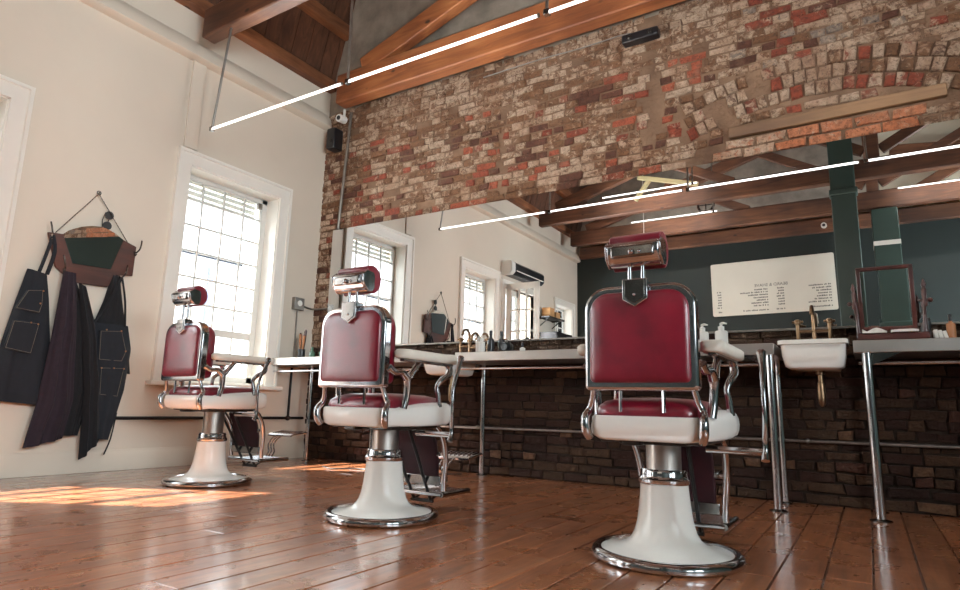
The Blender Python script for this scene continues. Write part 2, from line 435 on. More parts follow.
def brick(quad, col, dep, irr=.008):
    """quad: 4 (x,z) corners; built as a chipped block standing dep proud of the mortar"""
    cx = sum(p[0] for p in quad) / 4; cz = sum(p[1] for p in quad) / 4
    q = [(p[0] + rnd.uniform(-irr, irr), p[1] + rnd.uniform(-irr, irr)) for p in quad]
    def ins(p, d):
        vx, vz = cx - p[0], cz - p[1]; L = math.hypot(vx, vz); return (p[0] + vx / L * d, p[1] + vz / L * d)
    r = []
    for p in q: r.append((p[0], YB + .012, p[1]))
    for p in q: r.append((p[0], YB - dep + .006, p[1]))
    for p in q:
        a = ins(p, .009); r.append((a[0], YB - dep + rnd.uniform(-.0025, .0025), a[1]))
    f = []
    for k in range(4):
        j = (k + 1) % 4; f += [(k, j, 4 + j, 4 + k), (4 + k, 4 + j, 8 + j, 8 + k)]
    f.append((8, 9, 10, 11)); bricks.add(r, f, col)
AC = (-.2, .69)                                 # centre of the relieving arch
def in_arch(X, Z):
    dx, dz = X - AC[0], Z - AC[1]; r = math.hypot(dx, dz); a = math.atan2(dx, dz)
    return 2.065 < r < 2.39 and abs(a) < .41
def in_special(X, Z):
    return in_arch(X, Z) or (-.76 < X < .60 and 2.535 < Z < 2.665) or (-.87 < X < .33 and 2.385 < Z < 2.56)
ch = .0665; row = 0; Z = .004
while Z < 3.74:
    X = XL - .06 - rnd.random() * .1 - (0.05 if row % 2 else 0); head = row % 2 == 0
    while X < XR:
        L = (.105 if (head or rnd.random() < .3) else .2) * rnd.uniform(.9, 1.12)
        if rnd.random() < .12: head = not head
        cx, cz = X + L / 2, Z + ch / 2; gap = rnd.uniform(.004, .007); wav = .014 * noise.noise((X * 1.3, Z * 1.6, 3)) + rnd.uniform(-.003, .003)
        seam = abs(cx - (-2.70)) < .05 if Z > 2.3 else False
        band = abs(cx - (-1.30)) < .045 and Z > 2.3 and noise.noise((Z * 3, 1, 2)) > -.2
        hid = 1.2 < Z < 2.3 and -4.7 < X and X + L < 1.9      # behind the mirror
        miss = rnd.random() < .012
        if not (in_special(cx, cz) or in_special(X + .02, cz) or in_special(X + L - .02, cz) or band or hid or miss):
            x0, x1 = X + gap, X + L - gap
            if seam: x0, x1 = (x0, min(x1, -2.715)) if cx < -2.7 else (max(x0, -2.685), x1)
            smear = noise.noise((X * 1.1 + 3, Z * 1.1, 8)) > .28 and Z > 3.2
            if x1 - x0 > .03:
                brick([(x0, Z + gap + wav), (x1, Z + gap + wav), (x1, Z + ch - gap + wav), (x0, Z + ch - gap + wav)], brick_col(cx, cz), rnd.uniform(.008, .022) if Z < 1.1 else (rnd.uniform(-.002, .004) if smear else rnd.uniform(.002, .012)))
        X += L
    Z += ch; row += 1
for k, r0 in enumerate((2.075, 2.18, 2.285)):   # three rings of upright bricks
    a = -.40 + .012 * k
    while a < .40:
        da = rnd.uniform(.032, .040)
        if noise.noise((a * 9, r0 * 3, 4)) < .42:
            P = lambda r, t: (AC[0] + r * sin(t), AC[1] + r * cos(t))
            g_ = .0026
            brick([P(r0 + .006, a + g_), P(r0 + .006, a + da - g_), P(r0 + .098, a + da - g_), P(r0 + .098, a + g_)], (lambda q, c_: tuple(x * q for x in c_) + (rnd.choice([.2, .5, .7, .8, .95]),))(rnd.uniform(.75, 1.05), PL[rnd.choice(['tan', 'brown', 'red', 'maroon', 'brown'])]), rnd.uniform(.012, .024), .006)
        a += da
for k in range(2):                              # newer orange bricks patched in under the lintel
    X = -.86 + .09 * k; z0 = 2.395 + k * .079
    while X < .30:
        L = .21 * rnd.uniform(.95, 1.05); c = lin(rnd.choice(['b9714f', 'c27d5b', 'ad6a4c', 'bd7650']))[:3] + ((.75 if X < -.45 else .22) + rnd.uniform(-.1, .15),)
        brick([(X + .008, z0 + .006), (X + L - .008, z0 + .006), (X + L - .008, z0 + .07), (X + .008, z0 + .07)], c, .016); X += L
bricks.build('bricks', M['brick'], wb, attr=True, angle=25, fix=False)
lint = MB().bar((-.735, YB - .012, 2.598), (.57, YB - .012, 2.606), .05, .085)
lint.build('lintel', M['lintel'], wb, bevel=.008)

# gable plaster above the brick, opposite wall, right wall
struct(B((XL - .3, YB + .01, 3.72), (XR + .3, YB + .3, 7.2)).build('wall_back_gable', M['greyplaster'], flat=True))
ow = bpy.data.objects.new('wall_front', None); COL.objects.link(ow); struct(ow)
B((XL - .3, YF - .3, -.05), (XR + .3, YF, 3.72)).build('painted_wall', M['green'], ow, flat=True)
B((XL - .3, YF - .3, 3.72), (.42, YF - .02, 7.2)).build('plaster_gable', M['greyplaster'], ow, flat=True)
B((.42, YF - .3, 3.72), (XR + .3, YF - .02, 7.2)).build('cream_gable', M['creamboard'], ow, flat=True)
RWIN = [(-2.1, -.9, 1.1, 2.7), (-.45, .75, 1.1, 2.7)]
mb = MB(); y = YF - .3
for (a, b_, c, d) in RWIN:
    mb.box((XR, y, -.05), (XR + .3, a, 7.2)); mb.box((XR, a, -.05), (XR + .3, b_, c)); mb.box((XR, a, d), (XR + .3, b_, 7.2)); y = b_
mb.box((XR, y, -.05), (XR + .3, YB + .3, 7.2))
M['teal'] = simple('muted_green_wall_paint', '3c5550', .6, var=.06, nscale=2)
struct(mb.build('wall_right', M['teal'], flat=True))
for k, (a, b_, c, d) in enumerate(RWIN):
    wn = bpy.data.objects.new('window_%d' % (4 + k), None); COL.objects.link(wn); wn.location = (XR, (a+b_)/2, c); struct(wn)
    h = (b_ - a)/2; mb = MB()
    for q in ((-h, -h + .07), (h - .07, h), (-.02, .02)): mb.box((.10, q[0], 0), (.16, q[1], d - c))
    for q in ((0, .08), (d - c - .08, d - c), ((d-c)*.6 - .02, (d-c)*.6 + .02)): mb.box((.10, -h, q[0]), (.16, h, q[1]))
    mb.build('sash', M['trim'], wn); B((.125, -h + .02, .02), (.129, h - .02, d - c - .02)).build('pane', M['glass'], wn)
    B((-.06, -h - .1, -.04), (.1, h + .1, 0)).build('sill', M['trim'], wn, bevel=.005)

# steep timber boarding above the left wall, wall plate, roof boards
def slope_x(z): return XL + .02 + (z - ZP) * .25
cl = bpy.data.objects.new('ceiling', None); COL.objects.link(cl); struct(cl)
mb = MB(); y = YF - .2
while y < YB + .1:
    w = rnd.uniform(.16, .22); o = rnd.uniform(0, .008)
    mb.loft([[(slope_x(z) + o, y + .004, z), (slope_x(z) + o, y + w - .004, z), (slope_x(z) - .06, y + w - .004, z), (slope_x(z) - .06, y + .004, z)] for z in (ZP - .02, 6.2)])
    y += w
mb.build('boarding', M['board'], cl, flat=True)
B((-5.4, YF - .3, ZP), (-5.1, YB + .3, 6.4)).build('backing', M['board'], cl, flat=True)
mb = MB()
y = YF - .25
mb2 = MB()
while y < YB + .2:
    mb2.box((-5.2, y + .004, 6.15), (XR + .3, y + .2, 6.25)); y += .205
mb2.box((-5.4, YF - .3, 6.25), (XR + .3, YB + .3, 6.4))
mb2.build('roof_boards', M['beamdark'], cl, flat=True)
for z in (4.74, 5.5):
    MB().bar((slope_x(z) + .05, YF, z), (slope_x(z) + .05, YB, z), .1, .15).build('purlin', M['beamY'], cl, bevel=.008)
struct(MB().bar((XL + .02, YF, ZP + .02), (XL + .02, YB, ZP + .02), .16, .12).build('trim_3', M['beamY'], bevel=.01))

# ------------------------------------------------------------------ roof trusses
def truss(y, label, mat, dz=0, xl=-4.78, xr=3.55, th=.13, zt=.28):
    t = thing('roof_truss', label, 'roof truss', (0, y, 3.72 + dz), 0, 'timber roof trusses'); rid = 0.3
    MB().box((xl, -th/2, 0), (xr, th/2, zt)).build('tie_beam', mat, t, bevel=.014)
    MB().bar((xl + .33, 0, zt + .02), (rid, 0, zt + 1.52), th * .8, .2).build('rafter', mat, t, bevel=.012)
    MB().bar((xr + .8, 0, zt + .34), (rid, 0, zt + 1.52), th * .8, .2).build('rafter', mat, t, bevel=.012)
    MB().box((rid - .08, -th * .4, zt - .01), (rid + .08, th * .4, zt + 1.5)).build('king_post', mat, t, bevel=.01)
    MB().bar((rid - .1, 0, zt + .12), (rid - 1.6, 0, zt + .98), th * .6, .14).build('strut', mat, t, bevel=.01)
    MB().bar((rid + .1, 0, zt + .12), (rid + 1.6, 0, zt + .98), th * .6, .14).build('strut', mat, t, bevel=.01)
    MB().bar((-2.9, 0, zt + .7), (-1.5, 0, zt - .02), th * .6, .14).build('strut', mat, t, bevel=.01)
    return t
truss(4.40, 'orange timber roof truss running along the top of the brick wall', M['beam'], .0, -4.62, th=.15, zt=.33)
truss(2.92, 'dark timber roof truss whose beam end shows near the top left', M['beamdark'], .0, -4.79)
truss(-.45, 'brown timber roof truss beside the green column, seen in mirror behind the first tube row', M['beamdark'], .05)
truss(-1.85, 'brown timber roof truss farther back, seen in the mirror with a short tube along it', M['beamdark'], .02)
wp = MB().box((XL + .1, YF - .01, 3.66), (XR, YF + .1, 3.9)).build('timber_beam', M['beamdark'], bevel=.014)
tag(wp, 'rough timber beam lying along the top of the dark green wall', 'beam')
# timber rafters slanting over the cream gable
for p, q, lab in (((.5, YF + .07, 3.95), (1.9, YF + .07, 4.75), 'brown brace slanting up across the cream gable right of the column'),
                  ((.6, YF + .16, 4.9), (3.3, YF + .16, 4.55), 'brown rafter sloping down to the right across the cream gable')):
    o = MB().bar(p, q, .08, .16).build('timber_brace', M['beamdark'], bevel=.01); tag(o, lab, 'beam')
# pale new timber braces between the trusses
for p, q, lab in (((-3.0, -.36, 3.95), (-2.76, -.36, 4.27), 'pale timber brace standing nearly upright among the brown trusses'),
                  ((-2.95, -.355, 4.34), (-2.0, -.355, 4.06), 'pale timber brace lying slantwise across the upright one')):
    o = MB().bar(p, q, .05, .07).build('timber_brace', M['limewood'], bevel=.006); tag(o, lab, 'beam', 'pale braces')

# green columns
def column(x, y, w, d, h, label, band=None):
    t = thing('column', label, 'column', (x, y, 0), 0, 'green columns')
    B((-w/2, -d/2, 0), (w/2, d/2, h)).build('shaft', M['columngreen'], t, bevel=.012)
    B((-w/2 - .03, -d/2 - .03, 0), (w/2 + .03, d/2 + .03, .2)).build('plinth', M['columngreen'], t, bevel=.01)
    if band: tag(B((-w/2 - .004, -d/2 - .004, band), (w/2 + .004, d/2 + .004, band + .07)).build('painted_band', M['trim'], t, bevel=.002), 'cream painted band')
    else: B((-w/2 - .02, -d/2 - .02, 3.55), (w/2 + .02, d/2 + .02, 3.63)).build('collar', M['columngreen'], t, bevel=.01)
column(-.08, -.35, .30, .16, 5.6, 'dark green square column rising past the first roof truss')
column(.42, -1.85, .34, .3, 3.70, 'dark green column with cream band, standing behind the taller one', 3.12)

# ------------------------------------------------------------------ tube lights
def tube_light(x0, x1, y, z, label, rods, group='ceiling tube lights'):
    t = thing('tube_light', label, 'light', ((x0+x1)/2, y, z), 0, group); L = (x1 - x0) / 2
    MB().tube([(-L + .012, 0, 0), (L - .012, 0, 0)], .0098, 12).build('tube', M['tube'], t)
    for s in (-1, 1): MB().tube([(s*(L - .012), 0, 0), (s * L, 0, 0)], .0125, 12).build('end_cap', M['pipe'], t)
    for (px, top, tx, ty) in rods:
        MB().tube([(px - (x0+x1)/2, 0, 0), (tx - (x0+x1)/2, ty - y, top - z)], .010, 8).build('hanging_rod', M['pipe'], t)
        MB().box((px - (x0+x1)/2 - .018, -.016, -.02), (px - (x0+x1)/2 + .018, .016, .016)).build('bracket', M['darkchrome'], t, bevel=.003)
LY, LZ = 2.90, 2.815
tube_light(-4.555, -3.035, LY, LZ, 'long lit tube nearest the white wall, its left end on a slanted rod', [(-4.55, 3.73, -4.43, 2.90)])
tube_light(-3.005, -1.465, LY, LZ, 'second lit tube from the white wall, running up over the brick', [(-2.985, 6.1, -2.985, 2.84)])
tube_light(-1.435, .095, LY, LZ, 'third lit tube from the white wall, seen whole only in the mirror', [(-1.415, 6.1, -1.415, 2.84)])
tube_light(.125, 1.66, LY, LZ, 'lit tube at the right edge of the mirror, continuing the long row', [(.145, 6.1, .145, 2.84)])
tube_light(-3.43, -1.92, .02, 3.95, 'short lit tube just above the long row in the mirror', [(-2.0, 6.1, -2.0, .02)], 'lit tubes along the far trusses')
tube_light(-3.44, -1.93, -1.46, 3.94, 'lit tube lowest in the mirror, along the farther truss above the headrest', [(-2.0, 6.1, -2.0, -1.46)], 'lit tubes along the far trusses')
tube_light(.60, 2.1, -1.55, 3.93, 'lit tube right of the green columns, below the long row in the mirror', [(2.0, 6.1, 2.0, -1.55)], 'lit tubes along the far trusses')

# ------------------------------------------------------------------ big mirror
mr = thing('wall_mirror', 'huge frameless mirror spanning the brick wall above the counter', 'mirror', (-1.4, YB - .03, 1.125))
B((-3.36, -.01, 0), (3.3, -.004, 1.262)).build('glass', M['mirror'], mr)
B((-3.36, -.004, 0), (3.3, .012, 1.262)).build('backing', M['pipe'], mr)
B((-3.36, -.016, -.012), (3.3, .012, 0)).build('bottom_channel', M['pipe'], mr)

# ------------------------------------------------------------------ counters
CZ = .98; CF = 4.08
def counter(x0, x1, label, legs, rail=True):
    t = thing('counter', label, 'counter', ((x0+x1)/2, 4.32, 0), 0, 'steel counters'); cx = (x0+x1)/2
    MB().box((x0 - cx, CF - 4.32, CZ - .07), (x1 - cx, YB - .035 - 4.32, CZ)).build('worktop', M['steel'], t, bevel=.004)
    if rail: MB().tube([(x0 - cx + .02, CF + .03 - 4.32, .851), (x1 - cx - .02, CF + .03 - 4.32, .851)], .0095, 10).build('rail', M['chrome'], t)
    for (lx, ly, r) in legs:
        l = MB().tube([(lx - cx, ly - 4.32, .004), (lx - cx, ly - 4.32, CZ - .07)], r, 14).build('leg', M['chrome'], t)
        MB().lathe([(r + .001, 0), (r * 2.1, 0), (r * 2.1, .006), (r * 1.2, .012), (r + .001, .014)], 18, (lx - cx, ly - 4.32, 0)).build('foot', M['darkchrome'], l)
        if ly < 4.3:
            s = 1 if lx > -.2 else -1
            MB().prism([(lx - cx, CZ - .07), (lx - cx + s * .16, CZ - .07), (lx - cx, CZ - .15)], ly - 4.33, ly - 4.315, 'y').build('bracket', M['darkchrome'], l)
    return t
counter(XL + .005, -3.16, 'steel counter run below the window, reaching the white wall', [(-4.70, 4.36, .020), (-4.0, 4.5, .016)])
counter(-2.79, -.46, 'steel counter run between the two basins, topped with bottles', [(-2.79 + .02, 4.5, .022), (-.49, 4.055 + .05, .024), (-.49, 4.48, .018)])
counter(-.05, 2.0, 'steel counter run at right carrying the wooden swing mirror', [(.012, 4.055 + .05, .026), (.02, 4.48, .018)])

def basin(xc, w, y0, y1, zt, h, label, group='white basins'):
    t = thing('basin', label, 'basin', (xc, 0, zt), 0, group)
    for s in (-1, 1): MB().box((s*w*.3 - .012, y1 - .06, -h*.7), (s*w*.3 + .012, YB - .006, -h*.7 + .03)).build('wall_bracket', M['darksteel'], t)
    def rr(hw, a, b, z, r):
        pts = []
        for (cx, cy, a0) in ((hw - r, b - r, 0), (-hw + r, b - r, 90), (-hw + r, a + r, 180), (hw - r, a + r, 270)):
            for k in range(6): an = radians(a0 + 18 * k); pts.append((cx + r * cos(an), cy + r * sin(an), z))
        return pts
    hw = w / 2; mb = MB()
    mb.loft([rr(hw - .05, y0 + .05, y1 - .05, -h, .05), rr(hw - .025, y0 + .02, y1 - .02, -h + .015, .05), rr(hw - .012, y0 + .008, y1 - .01, -h * .55, .045), rr(hw - .008, y0 + .006, y1, -.03, .03),
             rr(hw + .006, y0 - .008, y1, -.026, .03), rr(hw + .006, y0 - .008, y1, -.004, .03), rr(hw, y0, y1, 0, .03), rr(hw - .03, y0 + .03, y1 - .03, -.002, .03), rr(hw - .04, y0 + .04, y1 - .05, -h * .6, .04), rr(hw - .09, y0 + .1, y1 - .1, -h * .78, .04)])
    mb.build('bowl', M['porcelain'], t, angle=60)
    MB().lathe([(.026, -h + .01), (.026, -h - .02), (.014, -h - .025), (.014, -h - .07), (.02, -h - .075), (.022, -h - .10), (.024, -h - .16), (.02, -h - .20), (.008, -h - .215)], 16, (.02, (y0+y1)/2, 0)).build('waste_trap', M['brass'], t)
    return t
basin(-.255, .355, 4.05, 4.50, .993, .17, 'white porcelain basin set in the counter, left of the wooden swing mirror')
basin(-2.975, .30, 4.07, 4.50, .965, .16, 'white porcelain basin partly hidden behind the middle chair armrest')

def tap(xc, y, z, label, h=.15):
    t = thing('basin_tap', label, 'tap', (xc, y, z), 0, 'brass basin taps')
    MB().tube([(0, 0, 0), (0, 0, h), (0, -.02, h + .04), (0, -.06, h + .055), (0, -.10, h + .035), (0, -.115, h)], [.013, .011, .011, .011, .011, .012], 12, 5).build('spout', M['brass'], t)
    MB().tube([(-.09, 0, h*.5), (.09, 0, h*.5)], .011, 12).build('crosspipe', M['brass'], t)
    for s in (-1, 1):
        hd = MB().lathe([(.016, .0), (.018, .02), (.012, .03), (.012, h*.5 + .045), (.020, h*.5 + .05), (.018, h*.5 + .075), (.006, h*.5 + .08)], 14, (s*.09, 0, 0)).build('valve', M['brass'], t)
        MB().tube([(s*.09 - .032, 0, h*.5 + .062), (s*.09 + .032, 0, h*.5 + .062)], .008, 8).tube([(s*.09, -.032, h*.5 + .062), (s*.09, .032, h*.5 + .062)], .008, 8).build('cross_handle', M['brass'], hd)
tap(-.262, 4.44, .99, 'brass swan-neck tap with cross handles over the right basin', .19)
# bridge tap on the far basin
tap(-2.90, 4.46, .985, 'brass bridge tap with swan neck over the basin at the middle chair', .17)
tap(-2.74, 4.36, .985, 'lower brass swan-neck tap next to the white pump bottles', .12)

# ------------------------------------------------------------------ barber chair
def rrect(hx, y0, y1, z, r, n=6):
    pts = []
    for (cx, cy, a0) in ((hx - r, y1 - r, 0), (-hx + r, y1 - r, 90), (-hx + r, y0 + r, 180), (hx - r, y0 + r, 270)):
        for k in range(n): an = radians(a0 + 90 / (n - 1) * k); pts.append((cx + r*cos(an), cy + r*sin(an), z))
    return pts
def arch(hx, z0, z1, r, rb=.018):
    pts = []
    for (cx, cz, a0, rr_, nn) in ((hx - r, z1 - r, 0, r, 9), (-hx + r, z1 - r, 90, r, 9), (-hx + rb, z0 + rb, 180, rb, 4), (hx - rb, z0 + rb, 270, rb, 4)):
        for k in range(nn): an = radians(a0 + 90 / (nn - 1) * k); pts.append((cx + rr_*cos(an), cz + rr_*sin(an)))
    return pts
def make_chair():
    t = thing('barber_chair', 'x', 'barber chair', (0, 0, 0), 0, 'red leather barber chairs')
    def P(mb, name, mat, parent=t, **k): return mb.build(name, M[mat], parent, **k)
    S = (-1, 1)
    P(MB().lathe([(.205, .001), (.272, .001), (.281, .008), (.283, .02), (.278, .032), (.266, .040), (.252, .040), (.244, .034), (.205, .03)], 56), 'base_rim', 'chrome')
    P(MB().lathe([(.10, .02), (.246, .022), (.246, .034), (.215, .040), (.178, .047), (.150, .058), (.130, .075), (.116, .10), (.106, .135), (.100, .175), (.095, .22), (.091, .262), (.090, .282), (.06, .282)], 56), 'pedestal', 'porcelain', angle=70)
    P(MB().lathe([(.06, .278), (.094, .278), (.098, .284), (.098, .296), (.092, .302), (.089, .312), (.089, .326), (.084, .334), (.06, .335)], 40), 'collar', 'chrome')
    P(MB().lathe([(.04, .2), (.067, .2), (.067, .452), (.04, .452)], 40), 'column', 'steel')
    mb = MB().box((-.13, -.15, .44), (.13, .17, .462)).box((-.10, -.20, .437), (-.03, -.12, .458)).box((-.19, -.19, .447), (-.13, .2, .468)).box((.13, -.19, .447), (.19, .2, .468))
    P(mb, 'underframe', 'darksteel', bevel=.006)
    # porcelain seat body: bulging belly, rounded corners
    def belly(q, d): return [(p[0], p[1], p[2] - d * max(0, 1 - (p[0] / .2) ** 2)) for p in q]
    P(MB().loft([belly(rrect(.160, -.20, .20, .458, .05), .006), belly(rrect(.192, -.246, .225, .462, .05), .012), belly(rrect(.203, -.264, .24, .474, .05), .016), rrect(.207, -.270, .243, .505, .05), rrect(.206, -.268, .242, .540, .05), rrect(.200, -.262, .24, .546, .045), rrect(.16, -.2, .2, .546, .05)]), 'seat_body', 'porcelain', angle=50)
    for s in S:   # swelling side panels with rounded front end
        mb = MB(); rings = []
        for (y, zb, zt, w) in ((-.235, .474, .524, .012), (-.21, .466, .538, .020), (-.12, .460, .556, .036), (0, .459, .570, .050), (.12, .460, .579, .058), (.20, .462, .580, .058), (.235, .470, .573, .048), (.252, .486, .556, .026)):
            zm = (zb+zt)/2; hh = (zt - zb)/2; ring = [(s*.186, y, zb)]
            for k in range(9):
                a = -pi/2 + pi*k/8; ring.append((s*(.195 + w*max(0, cos(a))**.55), y, zm + hh*sin(a)))
            ring.append((s*.186, y, zt)); rings.append(ring)
        mb.loft(rings); P(mb, 'side_panel', 'porcelain', angle=60)
    # leather seat cushion
    P(MB().loft([rrect(.190, -.252, .25, .535, .06), rrect(.194, -.256, .255, .556, .06), rrect(.189, -.249, .252, .580, .06), rrect(.172, -.225, .235, .600, .07), rrect(.13, -.165, .18, .613, .06), rrect(.05, -.06, .08, .618, .03)]), 'seat_cushion', 'leather', angle=80)
    # backrest
    bk = P(MB().prism(arch(.210, .637, 1.028, .09), -.292, -.238, 'y'), 'back_frame', 'chrome', bevel=.012, seg=3)
    def pillow(hx, z0, z1, r, ys):
        mb = MB(); mb.loft([[(p[0], y, p[1]) for p in arch(hx - i, z0 + i, z1 - i, max(.02, r - i), .02)] for y, i in ys]); return mb
    P(pillow(.187, .664, 1.003, .074, ((-.285, 0), (-.294, .001), (-.301, .006), (-.306, .02), (-.308, .06))), 'back_panel', 'leather', angle=80)
    P(pillow(.196, .655, 1.015, .1, ((-.24, 0), (-.215, .0), (-.19, .006), (-.172, .02), (-.163, .05), (-.16, .1))), 'back_cushion', 'leather', angle=80)
    # shield with riveted rim carrying the headrest rods
    sh = [(-.047, 1.045), (.047, 1.045), (.047, .968), (0, .940), (-.047, .968)]; sh2 = [(-.037, 1.040), (.037, 1.040), (.037, .973), (0, .952), (-.037, .973)]
    sp = P(MB().prism(sh, -.322, -.30, 'y'), 'shield', 'chrome', bevel=.003)
    P(MB().prism(sh2, -.325, -.318, 'y'), 'shield_plate', 'darkchrome', sp, bevel=.001); P(MB().sphere((0, -.326, .985), .006), 'rivet', 'chrome', sp)
    P(MB().box((-.044, -.318, 1.02), (.044, -.262, 1.044)), 'rod_clamp', 'chrome', bevel=.006)
    for s in S: P(MB().tube([(s*.025, -.295, .93), (s*.025, -.295, 1.115)], .008, 10), 'headrest_rod', 'chrome')
    # headrest: chrome shell behind, leather roll in front
    def shell(ys): return ys
    hp = []
    for k in range(9): a = radians(150 + 160*k/8); hp.append((-.285 + .062*cos(a), 1.15 + .055*sin(a)))
    hp = [(-.262, 1.168), (-.300, 1.186), (-.332, 1.186), (-.346, 1.172), (-.344, 1.135), (-.328, 1.105), (-.30, 1.095), (-.262, 1.10)]
    hs = P(MB().prism(hp, -.098, .098, 'x'), 'headrest_shell', 'chrome', bevel=.006)
    P(MB().box((-.082, -.352, 1.122), (.082, -.335, 1.168)), 'recess_plate', 'darkchrome', hs, bevel=.008)
    P(MB().sphere((0, -.356, 1.14), .012).sphere((.03, -.352, 1.14), .007), 'knob', 'chrome', hs)
    hc = []
    for k in range(13): a = radians(-80 + 215*k/12); hc.append((-.272 + .064*cos(a), 1.156 + .070*sin(a)))
    P(MB().prism(hc, -.100, .100, 'x'), 'headrest_cushion', 'leather', bevel=.008, seg=3)
    for s in S: P(MB().prism([(-.318, 1.195), (-.272, 1.190), (-.262, 1.17), (-.262, 1.115), (-.275, 1.095), (-.30, 1.092), (-.335, 1.12), (-.348, 1.17)], s*.097, s*.106, 'x'), 'end_plate', 'chrome', bevel=.003)
    for s in S:
        # rear hinge strap and back support
        P(MB().tube([(s*.206, -.250, .460), (s*.215, -.268, .49), (s*.217, -.268, .535), (s*.210, -.245, .565), (s*.196, -.25, .60), (s*.186, -.262, .645)], [.014, .018, .016, .013, .011, .011], 10, 4), 'hinge_strap', 'chrome')
        P(MB().tube([(s*.08, -.262, .56), (s*.08, -.262, .645)], .007, 8), 'back_stay', 'chrome')
        # forked arm bracket
        P(MB().tube([(s*.214, -.135, .545), (s*.222, -.125, .60), (s*.226, -.125, .655), (s*.226, -.128, .69)], [.018, .017, .018, .022], 10, 4).tube([(s*.226, -.128, .685), (s*.224, -.17, .715), (s*.216, -.215, .712), (s*.212, -.252, .735)], [.021, .017, .016, .018], 10, 4).tube([(s*.226, -.128, .685), (s*.226, -.09, .72), (s*.228, -.05, .765), (s*.228, -.03, .782)], [.021, .016, .014, .014], 10, 4), 'arm_bracket', 'chrome')
        # armrest pad on its chrome rail
        mb = MB(); cx = s*.238
        mb.loft([[(cx + p[0], p[1], p[2]) for p in rrect(.034, -.205, .235, .778, .028)], [(cx + p[0], p[1], p[2]) for p in rrect(.043, -.22, .25, .786, .038)], [(cx + p[0], p[1], p[2]) for p in rrect(.044, -.221, .251, .812, .038)], [(cx + p[0], p[1], p[2]) for p in rrect(.034, -.21, .24, .822, .03)]])
        P(mb, 'armrest_pad', 'padwhite', angle=60)
        P(MB().box((cx - .016, -.19, .766), (cx + .016, .215, .782)).sphere((cx, .0, .772), .009).sphere((cx, .1, .772), .009), 'arm_rail', 'darkchrome', bevel=.004)
        # scrolled front post
        P(MB().tube([(cx, .175, .775), (s*.24, .20, .755), (s*.244, .185, .72), (s*.236, .135, .69), (s*.226, .115, .655), (s*.232, .12, .61), (s*.236, .125, .555)], [.014, .017, .017, .015, .012, .013, .015], 10, 4), 'front_post', 'chrome')
        # long straps carrying the footrest
        P(MB().tube([(s*.185, .18, .462), (s*.188, .215, .43), (s*.182, .262, .36), (s*.176, .285, .27), (s*.168, .285, .18), (s*.166, .29, .125)], .0145, 10, 4), 'footrest_strap', 'chrome')
    # calf panel
    mb = MB(); mb.loft([[(x, y0, z) for x, y0 in ((-.135, yy), (.135, yy), (.135, yy + .022), (-.135, yy + .022))] for z, yy in ((.17, .272), (.27, .268), (.36, .245), (.43, .205))])
    cp = P(mb, 'calf_panel', 'leatherdark', bevel=.008)
    P(MB().box((-.15, .225, .415), (.15, .245, .437)).box((-.15, .262, .30), (.15, .278, .325)).box((-.15, .27, .15), (.15, .285, .20)), 'panel_bars', 'darkchrome', bevel=.005)
    # lower foot platform with raised grid lines and rolled ends
    mb = MB().box((-.165, .285, .098), (.165, .52, .112)); 
    for k in range(7): mb.box((-.155, .305 + k*.031, .111), (.155, .315 + k*.031, .117))
    fp = P(mb, 'foot_platform', 'chrome', bevel=.003)
    for s in S: P(MB().tube([(s*.165, .27, .105), (s*.165, .53, .105)], .014, 10), 'platform_roll', 'darkchrome', fp)
    P(MB().tube([(-.165, .275, .105), (.165, .275, .105)], .012, 10), 'platform_edge', 'chrome', fp)
    # upper tread on three curled tines
    mb = MB().loft([[(x, y, z) for x, z in ((-.13, zz), (.13, zz), (.13, zz + .014), (-.13, zz + .014))] for y, zz in ((.575, .258), (.60, .268), (.72, .283), (.735, .276))])
    for k in range(8): mb.bar((-.105 + k*.03, .60, .284), (-.105 + k*.03, .71, .2985), .006, .006)
    tr = P(mb, 'foot_tread', 'chrome', bevel=.003)
    for x in (-.03, .0, .03): P(MB().tube([(x, .49, .115), (x, .515, .15), (x, .505, .20), (x, .54, .245), (x, .585, .268)], .0058, 8, 4), 'tine', 'chrome')
    # dark diagonal linkage below
    for s in S: P(MB().tube([(s*.07, .10, .44), (s*.055, .33, .062), (s*.05, .42, .10)], .009, 8), 'linkage', 'iron')
    P(MB().tube([(-.07, .33, .06), (.07, .33, .06)], .010, 8), 'linkage_pin', 'iron')
    # reclining lever at the sitter's right
    lv = P(MB().tube([(.15, .06, .425), (.355, .06, .425)], .013, 12), 'recline_lever', 'chrome')
    P(MB().tube([(.362, .045, .395), (.362, .06, .44), (.368, .05, .55), (.366, .06, .66), (.362, .10, .745), (.358, .125, .80), (.357, .13, .812)], [.016, .012, .0095, .0095, .012, .019, .012], 12, 4), 'lever_handle', 'chrome', lv)
    return t
ch0 = make_chair()
for k, (x, y, dz, rz, lab) in enumerate(((-.70, 2.50, -.012, 0, 'red leather barber chair nearest the camera, in front of the brick and right of centre'),
                                         (-2.09, 2.46, .003, 0, 'red leather barber chair in the middle of the row of three'),
                                         (-3.84, 2.70, .048, 0, 'red leather barber chair by the bright window, leftmost of the three'))):
    c = ch0 if k == 0 else copy_tree(ch0)
    c.location = (x, y, 0); c.rotation_euler.z = rz; c['label'] = lab
    for chd in c.children:
        if not chd.name.startswith(('base_rim', 'pedestal', 'collar')): chd.location.z += dz
        if k == 2 and chd.name.startswith(('headrest', 'end_plate')): chd.location.z += .045

